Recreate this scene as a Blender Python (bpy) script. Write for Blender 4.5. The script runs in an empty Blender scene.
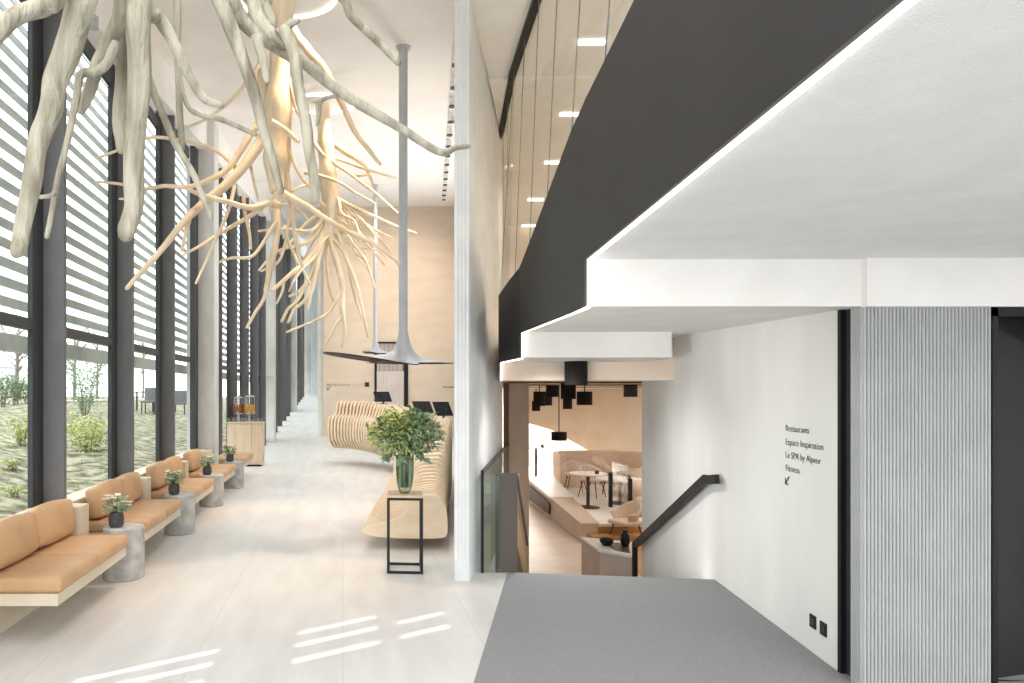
import bpy, math, random
from mathutils import Vector
C = bpy.context.scene.collection
S = bpy.context.scene
random.seed(7)

# ------------------------------------------------------------------ camera, sky, light, exposure
H = 1.6                      # eye height
F, CX, CY = 683.0, 343.0, 394.0
cam_data = bpy.data.cameras.new('camera')
cam_data.sensor_fit = 'HORIZONTAL'; cam_data.sensor_width = 36.0
cam_data.lens = 36.0 * F / 1024.0
cam_data.shift_x = (512 - CX) / 1024.0
cam_data.shift_y = (CY - 341.5) / 1024.0
cam_data.clip_start = 0.05; cam_data.clip_end = 500
cam = bpy.data.objects.new('camera', cam_data); C.objects.link(cam)
cam.location = (0, 0, H); cam.rotation_euler = (math.pi / 2, 0, 0)
S.camera = cam
S.view_settings.view_transform = 'Standard'; S.view_settings.look = 'None'
S.view_settings.gamma = 1.0; S.view_settings.use_curve_mapping = False
S.view_settings.exposure = 0.75
S.cycles.use_denoising = True
S.cycles.max_bounces = 9; S.cycles.diffuse_bounces = 6; S.cycles.glossy_bounces = 4
S.cycles.transparent_max_bounces = 24; S.cycles.transmission_bounces = 6
S.cycles.sample_clamp_indirect = 4.0

world = bpy.data.worlds.new('sky'); S.world = world; world.use_nodes = True
wn = world.node_tree; wn.nodes.clear()
wo = wn.nodes.new('ShaderNodeOutputWorld'); wb = wn.nodes.new('ShaderNodeBackground')
wb.inputs[0].default_value = (0.93, 0.965, 1.0, 1); wb.inputs[1].default_value = 2.0
wn.links.new(wb.outputs[0], wo.inputs[0])

def lamp(name, kind, loc, energy, color=(1, 1, 1), target=None, size=None, size_y=None, spot=None, blend=0.5, radius=0.05):
    d = bpy.data.lights.new(name, kind); d.energy = energy; d.color = color
    if kind == 'AREA':
        d.shape = 'RECTANGLE'; d.size = size; d.size_y = size_y or size
    else:
        d.shadow_soft_size = radius
    if kind == 'SPOT':
        d.spot_size = spot; d.spot_blend = blend
    o = bpy.data.objects.new(name, d); C.objects.link(o); o.location = loc
    if target is not None and (target[0], target[1]) != (loc[0], loc[1]):   # straight down needs no rotation
        o.rotation_euler = (Vector(target) - Vector(loc)).to_track_quat('-Z', 'Y').to_euler()
    return o

# spot lamp as low sun, shining through the added slots left of camera
SUN = Vector((0.85, 0.527, -0.70)).normalized()
slit = Vector((-2.5, 2.93, 1.75))
sp = slit - SUN * 14
lamp('sun_light', 'SPOT', sp, 9000, (1.0, 0.96, 0.9), slit, spot=math.radians(6.2), blend=0.2, radius=0.05)
# added fill lamps for hall, landing, stairs and corridor, then the room lights
lamp('entrance_fill', 'AREA', (-0.6, -3.9, 1.5), 25, (0.98, 0.99, 1), (0.5, 4.0, 1.9), 3.6, 2.6)  # added fill lamp behind the camera, not a window
lamp('side_fill', 'AREA', (-2.45, -0.6, 1.15), 95, (0.98, 0.99, 1), (3.0, 2.0, 1.0), 4.2, 1.9)  # added fill lamp against the solid left wall, no window there
lamp('hall_ceiling_fill', 'AREA', (-0.6, 1.6, 4.6), 70, (1, 0.98, 0.95), (-0.6, 1.6, 0), 2.6, 4.5)  # added overhead fill, no fixture modelled
for k in range(4):
    lamp('desk_fill', 'SPOT', (0.9, 9.5 + 3.3 * k, 4.627 + 0.148 * (9.5 + 3.3 * k) - .12), 250, (1, 0.97, 0.94), (0.9, 9.5 + 3.3 * k, 0), spot=math.radians(120), blend=1.0, radius=.2)  # added fill spots under the ceiling to brighten the desk
for k, (ux, uy) in enumerate(((1.93, 11.2), (2.42, 14.0), (2.92, 16.8), (3.4, 19.6))):
    lamp('ceiling_fill', 'SPOT', (ux - .03, uy, 2.5), (110, 190, 210, 210)[k], (1, 0.97, 0.94), (ux - 2.6, uy - .4, 6.8), spot=math.radians(150), blend=1.0, radius=.1)  # added spots that lift the hall ceiling, no wall fittings
lamp('text_wall_fill', 'SPOT', (-2.2, 1.2, 1.25), 360, (1, 1, 1), (3.1, 5.7, 1.2), spot=math.radians(34), blend=1.0, radius=.3)  # added spot that only brightens the lettered wall
lamp('landing_fill', 'AREA', (3.3, -0.2, 2.32), 185, (1, 0.99, 0.97), (3.3, -0.2, 0), 3.2, 2.2)  # added fill panel in the soffit, out of view
lamp('stair_fill', 'SPOT', (1.95, 6.6, 1.9), 85, (1, 0.98, 0.95), (2.6, 6.9, -1), spot=math.radians(150), blend=1.0, radius=.15)  # added spot brightening the stairs below the boxed soffit
for k in range(3):
    lamp('corridor_fill', 'SPOT', (-1.6, 27 + 6 * k, 7.8 + .5 * k), 330, (1, 0.98, 0.96), (-1.6, 27 + 6 * k, 0), spot=math.radians(110), blend=1.0, radius=.2)  # added fill spots along the far corridor
for k in range(4):
    lamp('upper_room_light', 'SPOT', (3.3, 3.0 + 3.0 * k, 4.8), 125, (1, 0.86, 0.70), (3.3, 3.0 + 3.0 * k, 0), spot=math.radians(150), blend=1.0, radius=.15)
lamp('restaurant_light', 'AREA', (6.0, 12.5, 1.72), 55, (1, 0.94, 0.84), (6.0, 12.5, -2), 3.5, 6.0)
lamp('restaurant_glow_panel', 'AREA', (8.2, 22.3, 1.4), 600, (1, 0.97, 0.92), (6.0, 15.0, -1.0), 6.0, 2.2)  # visible lamp panel added to stand in for the sunlit white wall

# ------------------------------------------------------------------ helpers
def P(px, py, Y):
    return Vector(((px - CX) / F * Y, Y, H + (CY - py) / F * Y))

def lin(c):
    c /= 255.0
    return c / 12.92 if c <= 0.04045 else ((c + 0.055) / 1.055) ** 2.4

def rgb(r, g, b):
    return (lin(r), lin(g), lin(b), 1)

def mat(name, col, rough=0.6, col2=None, scale=8.0, stretch=(1, 1, 1), detail=4.0, bump=0.0, bscale=None, metal=0.0, spec=0.35, lo=0.35, hi=0.65):
    m = bpy.data.materials.new(name); m.use_nodes = True
    nt = m.node_tree; b = nt.nodes['Principled BSDF']
    b.inputs['Roughness'].default_value = rough; b.inputs['Metallic'].default_value = metal
    b.inputs['Specular IOR Level'].default_value = spec
    b.inputs['Base Color'].default_value = col
    if col2 is not None or bump:
        tc = nt.nodes.new('ShaderNodeTexCoord'); mp = nt.nodes.new('ShaderNodeMapping')
        mp.inputs['Scale'].default_value = stretch
        nt.links.new(tc.outputs['Object'], mp.inputs[0])
    if col2 is not None:
        n = nt.nodes.new('ShaderNodeTexNoise'); n.inputs['Scale'].default_value = scale; n.inputs['Detail'].default_value = detail
        nt.links.new(mp.outputs[0], n.inputs['Vector'])
        r = nt.nodes.new('ShaderNodeValToRGB')
        r.color_ramp.elements[0].position = lo; r.color_ramp.elements[1].position = hi
        r.color_ramp.elements[0].color = col; r.color_ramp.elements[1].color = col2
        nt.links.new(n.outputs['Fac'], r.inputs[0]); nt.links.new(r.outputs[0], b.inputs['Base Color'])
    if bump:
        n2 = nt.nodes.new('ShaderNodeTexNoise'); n2.inputs['Scale'].default_value = bscale or scale * 3
        nt.links.new(mp.outputs[0], n2.inputs['Vector'])
        bp = nt.nodes.new('ShaderNodeBump'); bp.inputs['Strength'].default_value = bump; bp.inputs['Distance'].default_value = 0.02
        nt.links.new(n2.outputs['Fac'], bp.inputs['Height']); nt.links.new(bp.outputs[0], b.inputs['Normal'])
    return m

def emit(name, col, strength):
    m = bpy.data.materials.new(name); m.use_nodes = True; nt = m.node_tree; nt.nodes.clear()
    o = nt.nodes.new('ShaderNodeOutputMaterial'); e = nt.nodes.new('ShaderNodeEmission')
    e.inputs[0].default_value = col; e.inputs[1].default_value = strength
    nt.links.new(e.outputs[0], o.inputs[0]); return m

def glass(name, tint=(0.95, 0.98, 0.96, 1), gloss=0.07, rough=0.0):
    m = bpy.data.materials.new(name); m.use_nodes = True; nt = m.node_tree; nt.nodes.clear()
    o = nt.nodes.new('ShaderNodeOutputMaterial'); mx = nt.nodes.new('ShaderNodeMixShader')
    t = nt.nodes.new('ShaderNodeBsdfTransparent'); t.inputs[0].default_value = tint
    g = nt.nodes.new('ShaderNodeBsdfGlossy'); g.inputs['Roughness'].default_value = rough
    lw = nt.nodes.new('ShaderNodeLayerWeight'); lw.inputs['Blend'].default_value = 0.25
    mu = nt.nodes.new('ShaderNodeMath'); mu.operation = 'MULTIPLY_ADD'; mu.inputs[1].default_value = gloss * 4; mu.inputs[2].default_value = gloss * 0.4
    nt.links.new(lw.outputs['Fresnel'], mu.inputs[0]); nt.links.new(mu.outputs[0], mx.inputs[0])
    nt.links.new(t.outputs[0], mx.inputs[1]); nt.links.new(g.outputs[0], mx.inputs[2]); nt.links.new(mx.outputs[0], o.inputs[0])
    return m

def tiles(name, c1, c2, joint, size, rough=0.35, rot=0.0, gap=0.004):
    m = bpy.data.materials.new(name); m.use_nodes = True; nt = m.node_tree; b = nt.nodes['Principled BSDF']
    b.inputs['Roughness'].default_value = rough; b.inputs['Specular IOR Level'].default_value = 0.35
    tc = nt.nodes.new('ShaderNodeTexCoord'); mp = nt.nodes.new('ShaderNodeMapping'); mp.inputs['Rotation'].default_value = (0, 0, rot)
    nt.links.new(tc.outputs['Object'], mp.inputs[0])
    n = nt.nodes.new('ShaderNodeTexNoise'); n.inputs['Scale'].default_value = 1.6; n.inputs['Detail'].default_value = 8
    mp2 = nt.nodes.new('ShaderNodeMapping'); mp2.inputs['Scale'].default_value = (0.8, 3.5, 1)
    nt.links.new(mp.outputs[0], mp2.inputs[0]); nt.links.new(mp2.outputs[0], n.inputs['Vector'])
    r = nt.nodes.new('ShaderNodeValToRGB'); r.color_ramp.elements[0].position = 0.35; r.color_ramp.elements[1].position = 0.68
    r.color_ramp.elements[0].color = c1; r.color_ramp.elements[1].color = c2
    nt.links.new(n.outputs['Fac'], r.inputs[0])
    br = nt.nodes.new('ShaderNodeTexBrick'); br.offset = 0.5; br.inputs['Scale'].default_value = 1.0
    br.inputs['Brick Width'].default_value = size[0]; br.inputs['Row Height'].default_value = size[1]
    br.inputs['Mortar Size'].default_value = gap; br.inputs['Mortar Smooth'].default_value = 0.3
    br.inputs['Mortar'].default_value = joint
    nt.links.new(mp.outputs[0], br.inputs['Vector'])
    nt.links.new(r.outputs[0], br.inputs['Color1']); nt.links.new(r.outputs[0], br.inputs['Color2'])
    nt.links.new(br.outputs['Color'], b.inputs['Base Color'])
    return m

class MB:
    """collects vertices and faces of one mesh, in world coordinates"""
    def __init__(self): self.v = []; self.f = []
    def add(self, vs, fs):
        k = len(self.v); self.v += [tuple(p) for p in vs]; self.f += [tuple(i + k for i in q) for q in fs]; return self
    def box(self, x0, x1, y0, y1, z0, z1):
        return self.add([(x0, y0, z0), (x1, y0, z0), (x1, y1, z0), (x0, y1, z0), (x0, y0, z1), (x1, y0, z1), (x1, y1, z1), (x0, y1, z1)],
                        [(0, 3, 2, 1), (4, 5, 6, 7), (0, 1, 5, 4), (1, 2, 6, 5), (2, 3, 7, 6), (3, 0, 4, 7)])
    def rbox(self, x0, x1, y0, y1, z0, z1, r=0.02, n=3, puff=0.0):
        """box with rounded edges, optionally bulging faces"""
        cx, cy, cz = (x0 + x1) / 2, (y0 + y1) / 2, (z0 + z1) / 2
        h = ((x1 - x0) / 2, (y1 - y0) / 2, (z1 - z0) / 2); r = min(r, *[q * 0.98 for q in h])
        def line(a):
            out = [-a + r - r * math.cos(math.pi / 2 * i / n) if False else -a + r * (1 - math.cos(math.pi / 2 * i / n)) for i in range(n)]
            mid = [(-a + r) + (2 * a - 2 * r) * i / 6 for i in range(7)]
            return out + mid + [-q for q in reversed(out)]
        L = [line(q) for q in h]; N = len(L[0]); idx = {}; vs = []; fs = []
        def vert(p):
            if p in idx: return idx[p]
            q = [L[a][p[a]] for a in range(3)]
            c = [max(-h[a] + r, min(h[a] - r, q[a])) for a in range(3)]
            d = [q[a] - c[a] for a in range(3)]; l = math.sqrt(sum(t * t for t in d))
            s = [c[a] + (d[a] / l * r if l > 1e-9 else 0) for a in range(3)]
            if puff:
                u = [s[a] / h[a] for a in range(3)]
                for a in range(3):
                    b, e = (a + 1) % 3, (a + 2) % 3
                    s[a] += u[a] * puff * max(0, 1 - u[b] ** 2) * max(0, 1 - u[e] ** 2)
            idx[p] = len(vs); vs.append((cx + s[0], cy + s[1], cz + s[2])); return idx[p]
        for a in range(3):
            b, e = (a + 1) % 3, (a + 2) % 3
            for side in (0, N - 1):
                for i in range(N - 1):
                    for j in range(N - 1):
                        q = []
                        for di, dj in ((0, 0), (1, 0), (1, 1), (0, 1)):
                            p = [0, 0, 0]; p[a] = side; p[b] = i + di; p[e] = j + dj; q.append(vert(tuple(p)))
                        fs.append(tuple(q) if side else tuple(reversed(q)))
        return self.add(vs, fs)
    def prism(self, poly, z0, z1):
        """plan polygon extruded up; z0 / z1 may be functions of (x, y)"""
        a = z0 if callable(z0) else (lambda x, y: z0); b = z1 if callable(z1) else (lambda x, y: z1); n = len(poly)
        vs = [(x, y, a(x, y)) for x, y in poly] + [(x, y, b(x, y)) for x, y in poly]
        fs = [tuple(range(n - 1, -1, -1)), tuple(range(n, 2 * n))] + [(i, (i + 1) % n, n + (i + 1) % n, n + i) for i in range(n)]
        return self.add(vs, fs)
    def bar(self, a, b, w, h=None, up=(0, 0, 1)):
        a, b = Vector(a), Vector(b); h = h or w; d = (b - a).normalized(); up = Vector(up)
        s = d.cross(up)
        if s.length < 1e-4: s = d.cross(Vector((0, 1, 0)))
        s.normalize(); u = s.cross(d).normalized(); vs = []
        for p in (a, b):
            for i, j in ((-1, -1), (1, -1), (1, 1), (-1, 1)): vs.append(p + s * i * w / 2 + u * j * h / 2)
        return self.add(vs, [(0, 1, 2, 3), (7, 6, 5, 4), (0, 4, 5, 1), (1, 5, 6, 2), (2, 6, 7, 3), (3, 7, 4, 0)])
    def tube(self, pts, rad, seg=10, caps=True):
        pts = [Vector(p) for p in pts]; n = len(pts)
        rad = rad if isinstance(rad, (list, tuple)) else [rad] * n
        vs, fs = [], []; ref = None
        for i, p in enumerate(pts):
            d = (pts[min(i + 1, n - 1)] - pts[max(i - 1, 0)]).normalized()
            if ref is None: ref = Vector((0, 0, 1)) if abs(d.z) < 0.9 else Vector((1, 0, 0))
            s = d.cross(ref); s = s.normalized() if s.length > 1e-5 else d.orthogonal().normalized()
            u = s.cross(d); ref = u
            for k in range(seg):
                t = 2 * math.pi * k / seg; vs.append(p + (s * math.cos(t) + u * math.sin(t)) * rad[i])
        for i in range(n - 1):
            for k in range(seg):
                fs.append((i * seg + k, i * seg + (k + 1) % seg, (i + 1) * seg + (k + 1) % seg, (i + 1) * seg + k))
        if caps: fs += [tuple(range(seg - 1, -1, -1)), tuple(range((n - 1) * seg, n * seg))]
        return self.add(vs, fs)
    def lathe(self, prof, cx, cy, seg=24, z0=0.0):
        vs, fs = [], []; n = len(prof)
        for r, z in prof:
            for k in range(seg):
                t = 2 * math.pi * k / seg; vs.append((cx + r * math.cos(t), cy + r * math.sin(t), z0 + z))
        for i in range(n - 1):
            for k in range(seg): fs.append((i * seg + k, i * seg + (k + 1) % seg, (i + 1) * seg + (k + 1) % seg, (i + 1) * seg + k))
        if prof[0][0] > 1e-4: fs.append(tuple(range(seg - 1, -1, -1)))
        if prof[-1][0] > 1e-4: fs.append(tuple(range((n - 1) * seg, n * seg)))
        return self.add(vs, fs)
    def torus(self, c, R, r, tilt=0.0, seg=64, s2=8):
        vs, fs = [], []
        for i in range(seg):
            a = 2 * math.pi * i / seg
            for k in range(s2):
                b = 2 * math.pi * k / s2; q = R + r * math.cos(b)
                y = q * math.sin(a); z = r * math.sin(b)
                vs.append((c[0] + q * math.cos(a), c[1] + y, c[2] + z + y * tilt))
        for i in range(seg):
            for k in range(s2): fs.append((i * s2 + k, ((i + 1) % seg) * s2 + k, ((i + 1) % seg) * s2 + (k + 1) % s2, i * s2 + (k + 1) % s2))
        return self.add(vs, fs)
    def leaf(self, p, d, l, w, roll=0.0):
        p, d = Vector(p), Vector(d).normalized(); s = d.cross(Vector((0, 0, 1)))
        s = s.normalized() if s.length > 1e-4 else Vector((1, 0, 0)); u = s.cross(d)
        s2 = s * math.cos(roll) + u * math.sin(roll); u2 = u * math.cos(roll) - s * math.sin(roll)
        a = p + d * l * 0.45 - u2 * w * 0.15
        return self.add([p, a + s2 * w / 2 + u2 * w * .2, p + d * l - u2 * l * 0.12, a - s2 * w / 2 + u2 * w * .2, a], [(0, 1, 4), (1, 2, 4), (2, 3, 4), (3, 0, 4)])
    def build(self, name, m, parent=None, smooth=False, angle=None, bevel=0.0):
        o = Vector(parent.location) if parent else Vector((0, 0, 0))
        if parent and parent.parent: o = o + Vector(parent.parent.location)
        me = bpy.data.meshes.new(name); me.from_pydata([tuple(Vector(p) - o) for p in self.v], [], self.f)
        me.validate(); me.update(); me.materials.append(m)
        if smooth: me.polygons.foreach_set('use_smooth', [True] * len(me.polygons))
        if angle: me.set_sharp_from_angle(angle=math.radians(angle))
        ob = bpy.data.objects.new(name, me); C.objects.link(ob)
        if parent: ob.parent = parent
        if bevel:
            b = ob.modifiers.new('bevel', 'BEVEL'); b.width = bevel; b.segments = 2; b.limit_method = 'ANGLE'
        return ob

def tag(o, label=None, cat=None, group=None, kind=None):
    if label: o['label'] = label
    if cat: o['category'] = cat
    if group: o['group'] = group
    if kind: o['kind'] = kind
    return o

def thing(name, label, cat, loc=(0, 0, 0), group=None, kind=None):
    o = bpy.data.objects.new(name, None); C.objects.link(o); o.location = loc; o.empty_display_size = 0.1
    return tag(o, label, cat, group, kind)

def struct(name, mb, m, label=None, cat=None, **k):
    return tag(mb.build(name, m, **k), label, cat, None, 'structure')

def dup(root, loc, label=None, group=None, rotz=None):
    r = root.copy(); C.objects.link(r); r.location = loc
    if label: r['label'] = label
    if group: r['group'] = group
    if rotz is not None: r.rotation_euler.z = rotz
    for ch in list(root.children):
        c = ch.copy(); C.objects.link(c); c.parent = r
        for g in list(ch.children):
            d = g.copy(); C.objects.link(d); d.parent = c
    return r

def smooth_path(pts, n=6):
    pts = [Vector(p) for p in pts]; q = [pts[0] * 2 - pts[1]] + pts + [pts[-1] * 2 - pts[-2]]; out = []
    for i in range(1, len(q) - 2):
        p0, p1, p2, p3 = q[i - 1], q[i], q[i + 1], q[i + 2]
        for k in range(n):
            t = k / n
            out.append(0.5 * ((2 * p1) + (p2 - p0) * t + (2 * p0 - 5 * p1 + 4 * p2 - p3) * t * t + (3 * p1 - p0 - 3 * p2 + p3) * t ** 3))
    out.append(pts[-1]); return out

# ------------------------------------------------------------------ materials
M = {}
M['floor'] = tiles('pale_stone_floor', rgb(205, 204, 203), rgb(217, 216, 215), rgb(197, 196, 195), (1.8, 0.9), 0.38, math.pi / 2)
M['carpet'] = mat('grey_carpet', rgb(132, 133, 135), 0.95, rgb(164, 165, 167), 240, bump=0.5, bscale=300, spec=0.1, detail=2)
M['white'] = mat('white_plaster', rgb(228, 226, 222), 0.8, rgb(234, 232, 229), 3, bump=0.05, bscale=160)
M['stucco'] = mat('rough_white_plaster', rgb(226, 227, 226), 0.85, rgb(232, 233, 232), 5, bump=0.35, bscale=220)
M['ceiling'] = mat('ceiling_white', rgb(232, 226, 221), 0.85, rgb(236, 231, 227), 2)
M['textwall'] = mat('limewashed_wall', rgb(226, 226, 223), 0.75, rgb(237, 237, 234), 1.6, (1, 1, 0.35), bump=0.08, bscale=60)
M['beige'] = mat('beige_wall', rgb(222, 203, 184), 0.75, rgb(229, 212, 195), 2.0, (0.6, 1, 1.4))
M['concrete'] = mat('pale_concrete', rgb(196, 195, 192), 0.75, rgb(214, 213, 211), 2.4, (1, 1, 0.5), bump=0.06)
M['flute'] = mat('fluted_grey_panel', rgb(166, 169, 170), 0.55, rgb(172, 175, 176), 5)
M['flutewhite'] = mat('fluted_white_panel', rgb(216, 219, 222), 0.5, rgb(226, 228, 230), 4)
M['parapet'] = mat('charcoal_panel', rgb(37, 37, 38), 0.65, rgb(41, 41, 42), 2)
M['frame'] = mat('dark_window_frame', rgb(52, 54, 57), 0.45, rgb(58, 60, 63), 6)
M['fin'] = mat('grey_mullion', rgb(106, 106, 108), 0.6, rgb(114, 114, 116), 4)
M['black'] = mat('black_metal', rgb(20, 20, 21), 0.5, rgb(25, 25, 26), 9)
M['blackdoor'] = mat('black_door', rgb(34, 36, 37), 0.5, rgb(42, 44, 45), 2)
M['glass'] = glass('window_glass', gloss=0.015)
M['glass2'] = glass('green_tinted_glass', (0.86, 0.92, 0.89, 1), 0.10)
M['glass3'] = glass('clear_screen_glass', (0.95, 0.965, 0.955, 1), 0.07)
M['louver'] = mat('louver_grey', rgb(198, 200, 202), 0.6, rgb(206, 208, 210), 6)
M['led'] = emit('led_strip', (1.0, 0.93, 0.83, 1), 3.2)
M['ring'] = emit('ring_led', (1.0, 0.92, 0.82, 1), 2.2)
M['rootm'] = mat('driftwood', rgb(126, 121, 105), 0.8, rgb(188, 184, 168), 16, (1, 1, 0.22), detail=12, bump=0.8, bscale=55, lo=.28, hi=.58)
M['rootwarm'] = mat('pale_warm_wood', rgb(206, 187, 158), 0.7, rgb(232, 217, 191), 6, (1, 1, 0.28), detail=9, bump=0.35, bscale=30)  # paler, warmer wood tone for the two farther root clusters
M['leather'] = mat('tan_leather', rgb(186, 149, 112), 0.5, rgb(197, 161, 124), 3, bump=0.08, bscale=120)
M['bench'] = mat('pale_bench_board', rgb(206, 194, 174), 0.6, rgb(216, 205, 187), 4, (1, 0.2, 1))
M['stonetable'] = mat('grey_stone', rgb(158, 158, 156), 0.7, rgb(192, 192, 190), 9, detail=8, bump=0.1)
M['pot'] = mat('dark_slate_pot', rgb(58, 57, 60), 0.6, rgb(84, 82, 84), 26, detail=6)
M['leafg'] = mat('green_leaf', rgb(84, 114, 70), 0.55, rgb(136, 158, 106), 14)
M['leafy'] = mat('lime_leaf', rgb(168, 180, 98), 0.55, rgb(206, 212, 146), 12)
M['leafs'] = mat('sage_leaf', rgb(120, 150, 120), 0.55, rgb(166, 188, 158), 12)
M['petal'] = mat('white_petal', rgb(240, 236, 222), 0.6, rgb(248, 244, 232), 12)
M['peach'] = mat('peach_petal', rgb(232, 196, 158), 0.6, rgb(246, 222, 190), 12)
M['pinkish'] = mat('dusty_pink_bloom', rgb(206, 178, 160), 0.7, rgb(226, 206, 184), 20)
M['stem'] = mat('green_stem', rgb(70, 96, 54), 0.6, rgb(90, 116, 66), 12)
M['wood'] = mat('light_oak', rgb(202, 178, 152), 0.5, rgb(216, 195, 171), 3, (6, 1, 0.6), detail=6)
M['woodply'] = mat('plywood_layers', rgb(228, 206, 178), 0.5, rgb(238, 219, 194), 3, (1, 1, 3), detail=5)
M['deskcore'] = mat('desk_gap_shade', rgb(150, 112, 76), 0.7, rgb(160, 122, 86), 4)  # darker core colour puts shade into the gaps between layers
M['vaseg'] = glass('green_vase_glass', (0.70, 0.80, 0.70, 1), 0.16)
M['clear'] = glass('clear_glass', (0.97, 0.97, 0.96, 1), 0.12)
M['steel'] = mat('satin_grey_metal', rgb(176, 179, 184), 0.42, rgb(186, 189, 194), 3)
M['under'] = mat('shade_lining', rgb(78, 58, 56), 0.6, rgb(90, 68, 64), 3)
M['amber'] = mat('amber_drink', rgb(206, 140, 40), 0.25, rgb(222, 160, 62), 3)
M['brown'] = mat('brown_drink', rgb(140, 62, 22), 0.25, rgb(164, 84, 34), 3)
M['doorlight'] = mat('pale_fluted_door', rgb(214, 204, 200), 0.6, rgb(222, 213, 209), 4)
M['darkwood'] = mat('dark_brown_wood', rgb(70, 50, 32), 0.5, rgb(88, 66, 44), 4, (1, 1, 0.3))
M['brass'] = mat('tan_wood_rail', rgb(176, 146, 104), 0.5, rgb(190, 160, 118), 6)
M['restwall'] = mat('sand_wall', rgb(196, 180, 158), 0.75, rgb(204, 189, 168), 2.0)
M['taupe'] = mat('taupe_concrete', rgb(172, 149, 130), 0.75, rgb(188, 165, 145), 2.5, (1, 1, 0.4))
M['newel'] = mat('dark_grey_panel', rgb(82, 76, 72), 0.5, rgb(92, 85, 80), 2, (1, 1, 0.4))
M['lower'] = tiles('lower_floor_stone', rgb(214, 196, 182), rgb(226, 210, 198), rgb(206, 188, 174), (1.2, 1.2), 0.4)
M['raised'] = mat('raised_pale_floor', rgb(228, 224, 220), 0.4, rgb(238, 235, 232), 2)
M['stepwood'] = mat('step_oak', rgb(168, 126, 78), 0.55, rgb(188, 146, 98), 4, (0.4, 4, 1))
M['terrazzo'] = mat('speckled_stone', rgb(176, 154, 138), 0.5, rgb(222, 206, 192), 60, detail=3)
M['bar'] = mat('pinkish_stone_front', rgb(196, 176, 162), 0.6, rgb(208, 190, 176), 3)
M['drum'] = mat('black_felt_shade', rgb(20, 15, 13), 0.9, rgb(26, 20, 17), 30)
M['shell'] = mat('beige_upholstery', rgb(206, 184, 164), 0.8, rgb(216, 196, 178), 20)
M['soil'] = mat('garden_mulch', rgb(88, 85, 64), 0.95, rgb(178, 172, 148), 5.0, detail=14, bump=0.6, bscale=14, lo=.38, hi=.62)
M['gravel'] = mat('pale_gravel', rgb(170, 168, 162), 0.95, rgb(190, 188, 182), 40)
M['grass'] = mat('dry_yellow_grass', rgb(148, 146, 84), 0.9, rgb(190, 186, 126), 6)
M['twig'] = mat('grey_twig', rgb(120, 112, 98), 0.9, rgb(144, 136, 120), 20)
M['bldg'] = mat('white_facade', rgb(206, 206, 206), 0.85, rgb(218, 218, 218), 2)
M['curtain'] = mat('white_curtain', rgb(228, 230, 234), 0.8, rgb(238, 240, 242), 6)
M['screen'] = mat('black_screen', rgb(22, 22, 24), 0.2, rgb(26, 26, 28), 5)
M['ink'] = mat('black_lettering', rgb(38, 38, 38), 0.7, rgb(42, 42, 42), 5)

# ------------------------------------------------------------------ setting: floors
EDGE = lambda y: 1.474 + 0.3207 * (y - 6.12)                 # line where stone meets carpet
RW = lambda y: 2.1425 + 0.18 * y                              # face of the wall with lettering
mb = MB(); mb.prism([(-2.62, -4), (EDGE(-4), -4), (EDGE(6.12), 6.12), (1.02, 6.12), (4.4, 22.3), (-2.62, 22.3)], -0.12, 0)
struct('floor', mb, M['floor'], 'pale stone tiled floor of the long bright hall', 'floor')
ramp = lambda x, y: 0.07 * (y - 22.3)
mb = MB(); mb.prism([(-2.62, 22.3), (4.4, 22.3), (4.4, 44.5), (-2.62, 44.5)], lambda x, y: ramp(x, y) - .12, ramp)
struct('floor', mb, M['floor'], 'sloping stone floor of the far corridor past the desk', 'floor')
mb = MB(); mb.prism([(EDGE(-4), -4), (6.0, -4), (6.0, 3.6), (RW(3.9), 3.9), (RW(5.88), 5.88), (EDGE(6.12), 6.12)], -0.12, 0.003)
struct('floor', mb, M['carpet'], 'dark grey carpet of the landing above the stairs', 'floor')
# stairs going down
mb = MB(); n = 7
for i in range(n):
    y0, y1 = 6.10 + i * 0.36, 6.10 + (i + 1) * 0.36; z = -1.15 * (i + 1) / (n + 0.0)
    mb.prism([(EDGE(y0) + .05, y0 - (0.0)), (RW(y0), y0 - 0.0), (RW(y1), y1), (EDGE(y1) + .05, y1)], -1.3, z)
st = thing('stairs', 'carpeted stairs going down beyond the landing edge', 'stairs', (2.5, 6.1, 0), kind='structure')
mb.build('treads', M['carpet'], st)
# ------------------------------------------------------------------ setting: left wall with windows
sill = MB(); sill.box(-2.62, -2.41, 2.0, 11.9, 0, 0.64)
for k in range(4): sill.box(-2.62, -2.21, 5.73 + 1.92 * k, (5.94 if k < 3 else 5.90) + 1.92 * k, 0, 0.65)
sill.box(-2.62, -2.21, 2.0, 4.31, 0, .65)
struct('wall_left', sill, M['bench'], 'low pale sill wall under the hall windows', 'wall')
WTOP = lambda y: 4.25 + 0.135 * y
CEIL = lambda y: 4.627 + 0.148 * y
mb = MB()                                                       # bulkhead over the windows
mb.prism([(-2.66, -4), (-2.36, -4), (-2.36, 44.5), (-2.66, 44.5)], lambda x, y: WTOP(y), lambda x, y: CEIL(y) + .2)
struct('trim_1', mb, M['white'], 'white bulkhead band above the hall windows', 'trim')
FINS = [3.95 + 1.92 * i for i in range(21)]
def fin_base(y): return max(0.0, ramp(0, y)) if y > 12 else 0.66
wi = 0
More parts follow.
